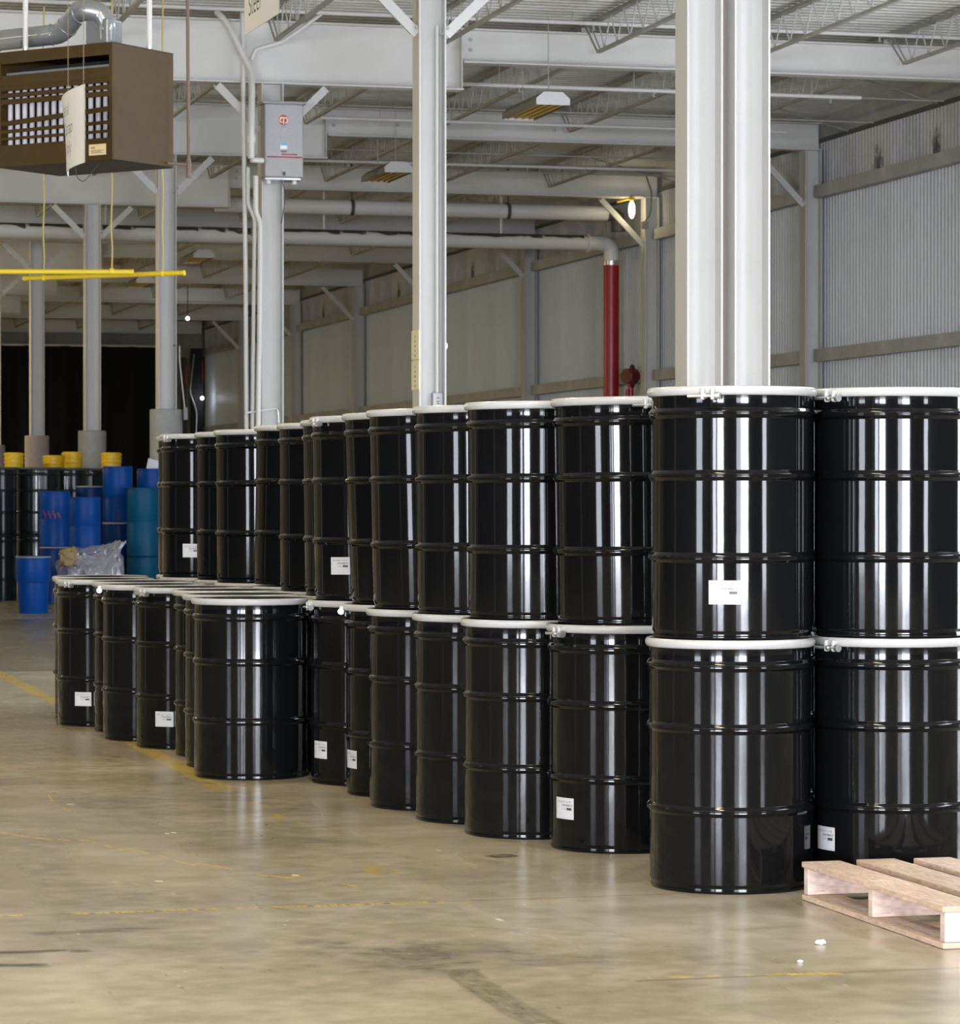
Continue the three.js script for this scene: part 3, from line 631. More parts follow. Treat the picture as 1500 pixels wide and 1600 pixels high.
{
  const t = thing('wooden_pallet', 'pale wooden pallet on the floor in front of the right drum stack', 'pallet', [3.79, 0, -8.90]);
  const L = 1.225, top = 0.132;
  const ws = [0.142, 0.142, 0.138, 0.142, 0.142];
  for (let k = 0; k < 5; k++) mesh('deck_board', boardGeo(ws[k], 0.019, L + rr(-0.01, 0.01)), woods[k % 3], t).position.set(0.071 + 0.205 * k, top - 0.0095, -L / 2 + rr(-0.006, 0.006));
  for (let k = 0; k < 3; k++) { const m = mesh('stringer', boardGeo(0.038, 0.092, 0.95), k === 1 ? paleWood : paleWood, t); m.rotation.y = Math.PI / 2; m.position.set(0.485, 0.067, [-0.022, -L / 2, -L + 0.022][k]); }
  for (let k = 0; k < 3; k++) mesh('bottom_board', boardGeo(0.125, 0.019, L), woods[(k + 1) % 3], t).position.set([0.066, 0.485, 0.9][k], 0.0105, -L / 2);
  for (let k = 0; k < 3; k++) for (const dx of [0.03, 0.1]) mesh('nail', bar(V(dx, top, [-0.022, -L / 2, -L + 0.022][k]), V(dx, top + 0.0012, [-0.022, -L / 2, -L + 0.022][k]), 0.005, 8), M.zinc, t);
}
function lump(r, sy, s) { const g = mergeVertices(new THREE.IcosahedronGeometry(r, 3).deleteAttribute('uv').deleteAttribute('normal')), p = g.attributes.position, n = new ImprovedNoise(); for (let i = 0; i < p.count; i++) { const v = V(p.getX(i), p.getY(i), p.getZ(i)), k = 1 + 0.5 * n.noise(v.x * 1.6 / r + s, v.y * 1.6 / r, v.z * 1.6 / r); p.setXYZ(i, v.x * k, v.y * k * sy, v.z * k); } g.computeVertexNormals(); return g; }
{
  const white = std(lin(0.85, 0.85, 0.86), 0.5);
  const a = mesh('plastic_scrap', lump(0.016, 0.5, 3), white, scene); a.position.set(3.472, 0.008, -9.098); tag(a, 'small white plastic scrap on the concrete near the pallet', 'scrap');
  const b = mesh('plastic_scrap', lump(0.008, 0.5, 8), white, scene); b.position.set(3.278, 0.004, -8.765); tag(b, 'tiny pale chip on the concrete above the yellow dash', 'scrap');
  const c = mesh('leaf_litter', lump(0.035, 0.12, 12), std(lin(0.10, 0.085, 0.05), 0.9), scene); c.scale.set(1.5, 1, 0.9); c.position.set(3.138, 0.003, -11.639); tag(c, 'dark flat scrap on the floor before the drum row', 'scrap');
}

// ---------------------------------------------------------------- drums and pails at the back left
function plasticDrum(name, label, category, pos, r, h, m, { neck = 0.92, groove = 0.7, group, taper = 1, rim } = {}) {
  const t = thing(name, label, category, pos, 0, group);
  const b = taper;
  mesh('body', toCreasedNormals(lathe([[0.001, 0], [r * b * 0.96, 0], [r * b, 0.012], [r * (b + (1 - b) * groove) * (taper < 1 ? 0.97 : 1), h * groove - 0.02], [r * 0.975, h * groove - 0.008], [r * 0.975, h * groove + 0.004], [r, h * groove + 0.016], [r, h * 0.95], [r * 0.985, h * 0.965]], 40).toNonIndexed(), 0.5), m, t);
  mesh('lid', toCreasedNormals(lathe([[r * 0.985, h * 0.965], [r * 1.01, h * 0.968], [r * 1.01, h * 0.985], [r * neck, h], [0.001, h]], 40).toNonIndexed(), 0.5), m, t);
  if (rim) mesh('rim', lathe([[r * 1.012, h * 0.975], [r * 1.03, h * 0.985], [r * 1.012, h * 0.998], [r, h * 0.99]], 40), rim, t);
  return t;
}
const at = { G1: [4.317, 1.385, -41.873], G2: [4.917, 1.385, -42.078], G3: [5.365, 1.385, -42.653], G4: [5.695, 1.385, -43.238], B1: [4.893, 1.385, -44.823], B2: [5.490, 1.385, -45.101], B3: [5.841, 1.385, -45.764], B4: [6.231, 1.385, -44.473], small: [4.290, 1.385, -37.228], A: [4.942, 1.385, -40.469], B: [5.199, 1.385, -39.471], C: [5.837, 1.385, -41.061], D: [6.087, 1.385, -40.582], E: [6.443, 1.385, -42.143], F: [5.577, 1.385, -41.698], wrap: [5.108, 1.385, -38.306] };
{
  const rim = std(lin(0.30, 0.30, 0.30), 0.4), white = M.ring;
  const bodyG = bodyGeo.clone(), grey = (key, words) => [0, 1].forEach((k) => {
    const t = thing('grey_drum', `dark grey drum ${words}, ${k ? 'upper' : 'lower'} of two`, 'drum', [at[key][0], k * UP, at[key][2]], rr(0, 6), 'dark grey drums at the back');
    mesh('body', bodyG, M.greyDrum, t); mesh('lid', lidGeo, M.greyDrum, t); mesh('closure_ring', ringGeo, k ? M.darkPipe : M.greyDrum, t);
  });
  grey('G1', 'at the left edge of the photo'); grey('G2', 'under the pinkish collar'); grey('G3', 'behind the red lettered blue drum'); grey('G4', 'under the plain grey collar');
  grey('B1', 'in the second line under the left yellow tub'); grey('B2', 'in the second line under the flat yellow tub'); grey('B3', 'in the second line under the tall yellow tub'); grey('B4', 'in the second line behind the bright blue drum');
  const tub = (key, h, r, label) => {
    const t = thing('yellow_tub', label, 'tub', [at[key][0], 2 * UP, at[key][2]], 0, 'yellow tubs on the grey drums');
    mesh('body', toCreasedNormals(lathe([[0.001, 0], [r * 0.9, 0], [r * 0.93, h * 0.36], [r, h * 0.38], [r, h * 0.44], [r * 0.93, h * 0.46], [r * 0.94, h * 0.6], [r, h * 0.62], [r, h * 0.68], [r * 0.94, h * 0.7], [r * 0.95, h * 0.84]], 32).toNonIndexed(), 0.4), M.tubYellow, t);
    mesh('lid', toCreasedNormals(lathe([[r * 0.97, h * 0.84], [r * 1.03, h * 0.85], [r * 1.03, h * 0.93], [r * 0.9, h * 0.95], [r * 0.88, h], [0.001, h]], 32).toNonIndexed(), 0.4), M.tubYellow, t);
  };
  tub('B1', 0.235, 0.145, 'yellow tub with ridged lid left of the pinkish collar'); tub('B2', 0.2, 0.16, 'low deep yellow tub between the two concrete collars');
  tub('B3', 0.26, 0.155, 'taller yellow tub beside the plain grey collar'); tub('B4', 0.235, 0.15, 'yellow tub above the bright blue drum');
  plasticDrum('blue_drum', 'small tapered blue plastic drum standing alone on the floor', 'drum', [at.small[0], 0, at.small[2]], 0.205, 0.675, M.blue, { taper: 0.84, groove: 0.57, rim });
  const stack = (key, r, h1, h2, m1, m2, words, o = {}) => {
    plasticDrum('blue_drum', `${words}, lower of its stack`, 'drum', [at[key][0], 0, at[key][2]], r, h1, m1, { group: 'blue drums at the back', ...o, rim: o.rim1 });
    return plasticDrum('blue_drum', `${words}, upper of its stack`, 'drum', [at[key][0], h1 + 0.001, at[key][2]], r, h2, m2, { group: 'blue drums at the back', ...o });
  };
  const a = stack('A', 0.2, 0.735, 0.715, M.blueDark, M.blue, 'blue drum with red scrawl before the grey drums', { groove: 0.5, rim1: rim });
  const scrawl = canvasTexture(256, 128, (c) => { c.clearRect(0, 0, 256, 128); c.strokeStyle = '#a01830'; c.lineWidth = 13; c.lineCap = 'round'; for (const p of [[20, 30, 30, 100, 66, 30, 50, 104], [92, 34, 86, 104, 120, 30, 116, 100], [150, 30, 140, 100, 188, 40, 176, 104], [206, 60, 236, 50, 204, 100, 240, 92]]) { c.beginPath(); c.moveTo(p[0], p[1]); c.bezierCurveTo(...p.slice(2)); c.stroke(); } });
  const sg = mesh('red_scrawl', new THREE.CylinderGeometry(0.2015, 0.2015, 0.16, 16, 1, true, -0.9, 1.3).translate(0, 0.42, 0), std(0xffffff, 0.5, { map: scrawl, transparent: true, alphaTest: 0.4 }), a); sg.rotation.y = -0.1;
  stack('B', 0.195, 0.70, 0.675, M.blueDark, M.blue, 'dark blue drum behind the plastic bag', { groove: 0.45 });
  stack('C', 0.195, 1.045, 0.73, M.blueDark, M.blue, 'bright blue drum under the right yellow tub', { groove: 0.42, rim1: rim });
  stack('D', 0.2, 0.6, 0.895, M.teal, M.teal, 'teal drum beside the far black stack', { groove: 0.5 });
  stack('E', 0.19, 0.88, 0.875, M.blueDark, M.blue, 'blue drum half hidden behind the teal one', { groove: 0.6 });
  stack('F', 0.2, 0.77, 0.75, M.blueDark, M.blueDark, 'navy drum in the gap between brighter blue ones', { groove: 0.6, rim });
  // clear plastic bag bundled over scraps
  const t = thing('plastic_bag', 'crumpled clear plastic bag of scraps piled against the blue drums', 'bag', [at.wrap[0], 0, at.wrap[2]]);
  const n = new ImprovedNoise(), film = (w, h, d, s, amp) => {
    const g = mergeVertices(new THREE.IcosahedronGeometry(1, 15).deleteAttribute('uv').deleteAttribute('normal')), p = g.attributes.position;
    for (let i = 0; i < p.count; i++) {
      const v = V(p.getX(i), p.getY(i), p.getZ(i)), q = v.clone(); const e = 0.5; q.set(Math.sign(v.x) * Math.abs(v.x) ** e, Math.sign(v.y) * Math.abs(v.y) ** e, Math.sign(v.z) * Math.abs(v.z) ** e).multiplyScalar(0.78);
      const a1 = n.noise(v.x * 2 + s, v.y * 2, v.z * 2), a2 = Math.abs(n.noise(v.x * 6 + s, v.y * 6 + s, v.z * 6)), a3 = Math.abs(n.noise(v.x * 13, v.y * 13 + s, v.z * 13));
      const k = 1 + amp * (a1 * 0.8 - a2 * 0.55 - a3 * 0.3);
      p.setXYZ(i, q.x * w * k, (q.y * k + 0.92) * h * (0.86 + 0.14 * q.x), q.z * d * k);
    }
    g.computeVertexNormals(); return g;
  };
  mesh('film', film(0.50, 0.535, 0.4, 2, 0.3), phys(lin(0.9, 0.91, 0.95), 0.06, { flatShading: true, transmission: 0.9, thickness: 0, ior: 1.5, side: THREE.DoubleSide }), t);
  mesh('film', film(0.36, 0.45, 0.28, 9, 1.0), phys(lin(0.34, 0.34, 0.37), 0.18, { flatShading: true, ior: 1.6, clearcoat: 1, clearcoatRoughness: 0.1, side: THREE.DoubleSide }), t).position.set(0.06, 0.02, 0);
  const tan = mesh('cardboard_scrap', film(0.13, 0.16, 0.1, 5, 0.5), std(lin(0.34, 0.26, 0.13), 0.8), t); tan.position.set(-0.3, 0.52, 0.2);
  const paper = thing('paper_sheet', 'white paper sheet standing tilted at the grey concrete collar', 'paper', [6.535, 1.753, -42.660]);
  const pg = boxUV(new THREE.BoxGeometry(0.17, 0.27, 0.003, 6, 6, 1)), pp = pg.attributes.position; for (let i = 0; i < pp.count; i++) pp.setZ(i, pp.getZ(i) + 0.6 * pp.getX(i) ** 2 + 0.2 * pp.getY(i) ** 2); pg.computeVertexNormals();
  mesh('sheet', pg, std(lin(0.72, 0.72, 0.78), 0.7), paper).rotation.set(-0.08, 0.3, -0.22);
  mesh('yellow_tab', rbox(0.05, 0.05, 0.012, 0.004, 0.06, -0.15, 0), M.tubYellow, paper);
}

// ---------------------------------------------------------------- unit heater, flue and gas pipe
{
  const W = 1.02, D = 0.66, H = 0.80;
  const t = thing('unit_heater', 'brown gas unit heater hung from the roof, louvred face to the aisle', 'heater', [2.993, 3.668, -21.235], R(-46.7));   // local origin: bottom front corner; -x along the louvres, -z into the depth
  const e = 0.012;
  mesh('side_panel', rbox(e, H, D, 0.004, -e / 2, H / 2, -D / 2), M.heater, t); mesh('side_panel', rbox(e, H, D, 0.004, -W + e / 2, H / 2, -D / 2), M.heater, t);
  mesh('top_panel', rbox(W, e, D, 0.004, -W / 2, H - e / 2, -D / 2), M.heater, t); mesh('bottom_panel', rbox(W, e, D, 0.004, -W / 2, e / 2, -D / 2), M.heaterDark, t); mesh('back_panel', box(W, H, e, -W / 2, H / 2, -D + e / 2), M.heater, t);
  mesh('corner_stile', rbox(0.03, H, 0.014, 0.003, -0.015, H / 2, 0.007), M.heater, t); mesh('corner_stile', rbox(0.03, H, 0.014, 0.003, -W + 0.015, H / 2, 0.007), M.heater, t);
  const band = (name, y0, y1) => mesh(name, rbox(W - 0.06, y1 - y0, 0.014, 0.004, -W / 2, (y0 + y1) / 2, 0.005), M.heater, t);
  band('front_panel', 0, 0.152); band('front_panel', 0.715, H); band('front_panel', 0.56, 0.635);
  mesh('inner_shelf', rbox(W - 0.1, 0.02, 0.05, 0.004, -W / 2, 0.648, -0.05), M.galv, t);
  mesh('inner_back', box(W - 0.06, 0.62, 0.01, -W / 2, 0.4, -0.2), M.black, t);
  for (const [y, tilt, h] of [[0.545, 0, 0.034], [0.497, 0, 0.03], [0.452, 0, 0.036], [0.325, 0.05, 0.034], [0.252, 0.012, 0.024], [0.197, 0, 0.02]]) { const l = mesh('louvre', rbox(W - 0.06, h, 0.01, 0.003), M.heater, t); l.position.set(-W / 2, y, 0.006); l.rotation.set(0.35, 0, tilt); }
  for (let k = 0; k < 15; k++) mesh('heat_tube', bar(V(-0.06 - k * 0.065, 0.16, -0.07), V(-0.06 - k * 0.065, 0.555, -0.07), 0.018, 14), M.heatTube, t);
  const plate = canvasTexture(256, 128, (c) => { c.fillStyle = '#e8d6a6'; c.fillRect(0, 0, 256, 128); c.fillStyle = '#4c4030'; c.font = 'bold 34px sans-serif'; c.fillText('GAS', 30, 52); c.fillRect(30, 70, 190, 5); c.fillRect(30, 84, 150, 5); c.fillRect(30, 98, 176, 5); });
  mesh('name_plate', [new THREE.PlaneGeometry(0.15, 0.075)], std(0xffffff, 0.5, { map: plate }), t).position.set(-0.13, 0.075, 0.0125);
  for (const [x, z] of [[-0.86, -0.1], [-0.1, -0.52]]) { mesh('hanger_pipe', bar(V(x, H + 0.03, z), V(x, ROOF - 3.668, z), 0.019, 12), M.conduit, t); mesh('hanger_nut', bar(V(x, H, z), V(x, H + 0.04, z), 0.024, 8), M.zinc, t); }
  mesh('cable_loop', tube([V(-0.42, 0.002, -0.1), V(-0.4, -0.09, -0.1), V(-0.34, -0.12, -0.1), V(-0.28, -0.07, -0.1), V(-0.2, 0.002, -0.1)], 0.003, 24, 6), M.darkPipe, t);
  const f = thing('flue_pipe', 'grey sheet metal flue with elbows above the unit heater', 'flue', [0, 0, 0]);
  const P = [V(2.076, 4.579, -22.405), V(2.328, 4.592, -22.236), V(2.694, 4.615, -21.985), V(2.757, 4.652, -21.917), V(2.822, 4.740, -21.796), V(2.875, 4.750, -21.731), V(2.966, 4.727, -21.707), V(3.004, 4.647, -21.697), V(3.004, 4.541, -21.697)];
  mesh('duct', tube(P, 0.072, 90, 20, 0.25), M.galv, f);
  const band2 = (a, b, k) => { const d = b.clone().sub(a).normalize(), c = a.clone().lerp(b, k); mesh('seam_band', bar(c.clone().addScaledVector(d, -0.008), c.clone().addScaledVector(d, 0.008), 0.078, 20), M.galv, f); };
  band2(P[1], P[2], 0.95); band2(P[3], P[4], 0.05); band2(P[4], P[5], 0.1); band2(P[6], P[7], 0.2); band2(P[7], P[8], 0.3); band2(P[0], P[1], 0.95);
  mesh('draft_box', rbox(0.19, 0.17, 0.17, 0.01), M.galv, f).position.set(2.996, 4.599, -21.730); f.children.at(-1).rotation.y = R(-46.7);
  const g = thing('gas_pipe', 'thin dark gas pipe dropping beside the heater to a brown capped elbow', 'pipe', [3.575, 3.673, -21.651]);
  mesh('riser', bar(V(0, 0.06, 0), V(-0.02, 3.1, 0), 0.012, 10), M.copper, g); mesh('riser', bar(V(0, -0.07, 0), V(0, 0.06, 0), 0.017, 10), M.copper, g);
  mesh('branch', bar(V(0, 0.02, 0), V(-0.16, 0.02, 0.05), 0.011, 10), M.copper, g); mesh('elbow', new THREE.SphereGeometry(0.022, 12, 8).translate(0, 0.02, 0), M.copper, g);
}
// ---------------------------------------------------------------- hanging signs
function hangSign(label, a, b, h, draw, bow, chains) {            // a: far lower corner, b: near lower corner; bow: how far the sheet curls
  const t = thing('hanging_sign', label, 'sign', [a.x, a.y, a.z]);
  const d = b.clone().sub(a), n = V(d.z, 0, -d.x).normalize().multiplyScalar(-1), L = 14;
  const pos = [], uv = [], idx = [], th = 0.004;
  const build = (off, flip) => { const p = [], q = [], ix = [];
    for (let j = 0; j <= 6; j++) for (let i = 0; i <= L; i++) { const s = i / L, v = j / 6, k = bow * Math.sin(Math.PI * s) + bow * 0.8 * v * v * (1 - s); p.push(d.x * s + n.x * (k + off), d.y * s + h * v, d.z * s + n.z * (k + off)); q.push(s, v); }
    for (let j = 0; j < 6; j++) for (let i = 0; i < L; i++) { const o = j * (L + 1) + i; ix.push(...(flip ? [o, o + L + 1, o + 1, o + 1, o + L + 1, o + L + 2] : [o, o + 1, o + L + 1, o + 1, o + L + 2, o + L + 1])); }
    const g = new THREE.BufferGeometry(); g.setAttribute('position', new THREE.Float32BufferAttribute(p, 3)); g.setAttribute('uv', new THREE.Float32BufferAttribute(q, 2)); g.setIndex(ix); g.computeVertexNormals(); return g; };
  const map = canvasTexture(768, 512, draw), mm = std(0xffffff, 0.6, { map, side: THREE.DoubleSide }), back = std(lin(0.72, 0.71, 0.68), 0.6, { side: THREE.DoubleSide });
  mesh('board_face', build(0.003, false), mm, t); mesh('board', [build(-0.002, true), strip(V(0, 0, 0), V(0, h, 0), 0.006, 0.006).translate(n.x * 0, 0, 0)], back, t);
  for (const s of chains) {
    const x = d.x * s, y = d.y * s + h, z = d.z * s, links = [], len = ROOF - a.y - y;
    for (let k = 0; k < len / 0.0175; k++) links.push(new THREE.TorusGeometry(0.0062, 0.0013, 5, 8).scale(0.7, 1.5, 1).rotateY(k % 2 ? Math.PI / 2 : 0).translate(x, y + 0.008 + k * 0.0175, z));
    const m = mesh('hanging_chain', links, M.chain, t); m.userData.kind = 'stuff';
  }
}
const paperBase = (c) => { c.fillStyle = '#e6e4de'; c.fillRect(0, 0, 768, 512); };
hangSign('curled white hand lettered sign hanging in front of the heater louvres', V(2.650, 3.514, -20.963), V(2.639, 3.517, -20.035), 0.5, (c) => { paperBase(c); c.fillStyle = '#33343c'; c.font = 'italic 104px sans-serif'; c.textAlign = 'center'; c.globalAlpha = 0.55; c.fillText('Metal', 330, 150); c.globalAlpha = 1; c.fillText('Scrap', 400, 278); c.globalAlpha = 0.75; c.fillText('Only', 380, 410); }, 0.05, [0.0, 0.93]);
hangSign('white hanging sign lettered Steel, cut off at the top of the photo', V(4.416, 4.965, -24.067), V(4.494, 4.993, -23.064), 0.55, (c) => { paperBase(c); c.fillStyle = '#2c2d34'; c.font = '210px sans-serif'; c.scale(0.6, 1); c.fillText('Steel', 150, 392); }, 0.0, [0.1, 0.9]);
// ---------------------------------------------------------------- yellow clearance bars on ropes
function clearanceBar(label, a, b, ropes) {
  const t = thing('clearance_bar', label, 'clearance bar', [a.x, a.y, a.z]);
  const d = b.clone().sub(a);
  mesh('tube', bar(V(0, 0, 0), d, 0.026, 14), M.yellow, t);
  for (const s of [0, 1]) mesh('end_cap', bar(d.clone().multiplyScalar(s ? 1 : -0.01), d.clone().multiplyScalar(s ? 1.01 : 0), 0.029, 14), M.yellow, t);
  for (const s of ropes) { const p = d.clone().multiplyScalar(s); mesh('rope', tube(Array.from({ length: 14 }, (_, k) => V(p.x + 0.006 * Math.sin(k * 2.1), 0.02 + k / 13 * 2.82, p.z + 0.006 * Math.cos(k * 1.7))), 0.0085, 60, 6), M.ropeYellow, t); mesh('rope_clip', bar(V(p.x - 0.02, 0, p.z), V(p.x + 0.02, 0, p.z), 0.034, 12), M.yellow, t); }
}
clearanceBar('upper yellow clearance bar entering from the left edge, hung on ropes', V(2.613, 3.677, -32.395), V(4.673, 3.671, -31.856), [0.32, 0.905]);
clearanceBar('lower yellow clearance bar crossing behind the first, slightly slanted', V(3.737, 3.675, -33.135), V(5.211, 3.675, -31.922), [0.12, 0.875]);

// ---------------------------------------------------------------- electrical box and conduits
{
  const t = thing('electrical_box', 'grey electrical disconnect box with red emblem on its column', 'electrical box', [6.847, 4.969, -34.880]);
  const w = 0.475, h = 0.83, d = 0.24;
  mesh('case', rbox(w - 0.03, h, d, 0.012, 0, h / 2 + 0.02, -d / 2), M.boxGrey, t);
  mesh('hood', rbox(w + 0.03, 0.03, d + 0.04, 0.006, 0, h + 0.03, -d / 2 + 0.02), M.boxGrey, t);
  const face = canvasTexture(512, 900, (c) => {
    c.fillStyle = '#a2a2a6'; c.fillRect(0, 0, 512, 900);
    for (let k = 0; k < 500; k++) { c.fillStyle = `rgba(${rnd() < 0.5 ? '90,88,84' : '225,225,228'},${(rnd() * 0.12).toFixed(2)})`; c.beginPath(); c.ellipse(rnd() * 512, rnd() * 900, rnd() * 22, rnd() * 9, 0, 0, 7); c.fill(); }
    c.fillStyle = '#a23a38'; c.beginPath(); c.arc(250, 190, 66, 0, 7); c.fill();
    c.strokeStyle = '#e4d6c0'; c.lineWidth = 15; c.lineCap = 'round';
    c.beginPath(); c.moveTo(206, 160); c.lineTo(292, 160); c.moveTo(250, 160); c.lineTo(250, 238); c.stroke();
    c.beginPath(); c.arc(276, 196, 30, -0.9, 1.6); c.stroke(); c.beginPath(); c.arc(222, 196, 22, 1.4, 4.4); c.stroke();
    c.fillStyle = '#6e6c70'; c.font = '18px sans-serif'; c.textAlign = 'center'; c.fillText('ELECTRIC', 250, 284);
    c.fillStyle = '#5ab0dc'; c.fillRect(214, 476, 76, 34); c.fillStyle = '#e6e6ee'; c.fillRect(204, 512, 96, 48);
    c.fillStyle = '#7a5a60'; c.fillRect(212, 576, 84, 24);
    c.fillStyle = '#8a2434'; c.fillRect(220, 618, 220, 16); c.fillRect(20, 652, 492, 17);
    c.fillStyle = 'rgba(150,146,128,.2)'; c.fillRect(0, 676, 512, 224);
  });
  mesh('door_face', new THREE.PlaneGeometry(w - 0.05, h - 0.03).translate(0, h / 2 + 0.02, 0.0025), std(0xffffff, 0.45, { map: face }), t);
  mesh('hasp', rbox(0.03, 0.04, 0.02, 0.004, 0, 0.06, 0.008), M.darkPipe, t);
  mesh('bottom_tray', rbox(w - 0.06, 0.03, d, 0.006, -0.01, 0.004, -d / 2 - 0.01), M.galv, t);
  for (const x of [-0.16, 0.14]) mesh('gland', bar(V(x, -0.05, -0.1), V(x, 0, -0.1), 0.028, 12), M.conduit, t);
  mesh('lead_wire', tube([V(-0.02, 0, -0.05), V(0.0, -0.08, -0.02), V(0.02, -0.2, -0.03), V(-0.02, -0.5, -0.05)], 0.006, 20, 6), M.darkPipe, t);
  const cond = (label, pts, r) => { const o = thing('conduit', label, 'conduit', [0, 0, 0]); mesh('pipe', tube(pts, r, 80, 12, 0.12), M.conduit, o); return o; };
  const thick = cond('thick painted conduit sloping down to the side of the electrical box', [V(6.106, 6.867, -35.080), V(6.229, 6.719, -35.030), V(6.465, 6.172, -34.880), V(6.462, 5.957, -34.780), V(6.436, 5.513, -34.680), V(6.436, 5.169, -34.680)], 0.036);
  mesh('coupling', bar(V(6.436, 5.427, -34.680), V(6.436, 5.341, -34.680), 0.05, 14), M.conduit, thick); mesh('side_elbow', bar(V(6.436, 5.154, -34.680), V(6.576, 5.156, -34.730), 0.032, 12), M.conduit, thick);
  cond('straight thin conduit, outermost of the bundle on the box column', [V(6.416, 6.872, -35.130), V(6.431, 5.564, -35.130), V(6.453, 3.966, -35.130), V(6.464, 1.930, -35.130)], 0.026);
  cond('thin conduit with two soft bends, second of the bundle on the box column', [V(6.473, 5.110, -35.080), V(6.473, 4.703, -35.080), V(6.547, 4.509, -35.080), V(6.539, 3.891, -35.080), V(6.517, 1.930, -35.080)], 0.022);
  cond('thick conduit below the box with one soft bend, nearest the column', [V(6.543, 5.007, -34.980), V(6.543, 4.609, -34.980), V(6.594, 4.450, -34.980), V(6.587, 3.378, -34.980), V(6.565, 1.928, -34.980)], 0.03);
  cond('conduit rising from under the second girder to the roof above the box', [V(6.519, 6.330, -35.130), V(6.571, 6.456, -35.130), V(6.867, 6.554, -35.130), V(7.090, 6.708, -35.130), V(7.350, 6.908, -35.130), V(7.744, 7.161, -35.050)], 0.024);
  const lever = thing('cross_bar', 'thin horizontal strut with hanging hook on the box column, just above the drums', 'strut', [6.403, 2.327, -35.020]);
  mesh('strut', bar(V(0.03, 0, 0), V(0.37, 0.05, 0), 0.012, 8), M.conduit, lever); mesh('hook', tube([V(0.37, 0.05, 0), V(0.4, 0.03, 0), V(0.41, -0.06, 0), V(0.41, -0.2, 0)], 0.009, 20, 6), M.galv, lever);
}

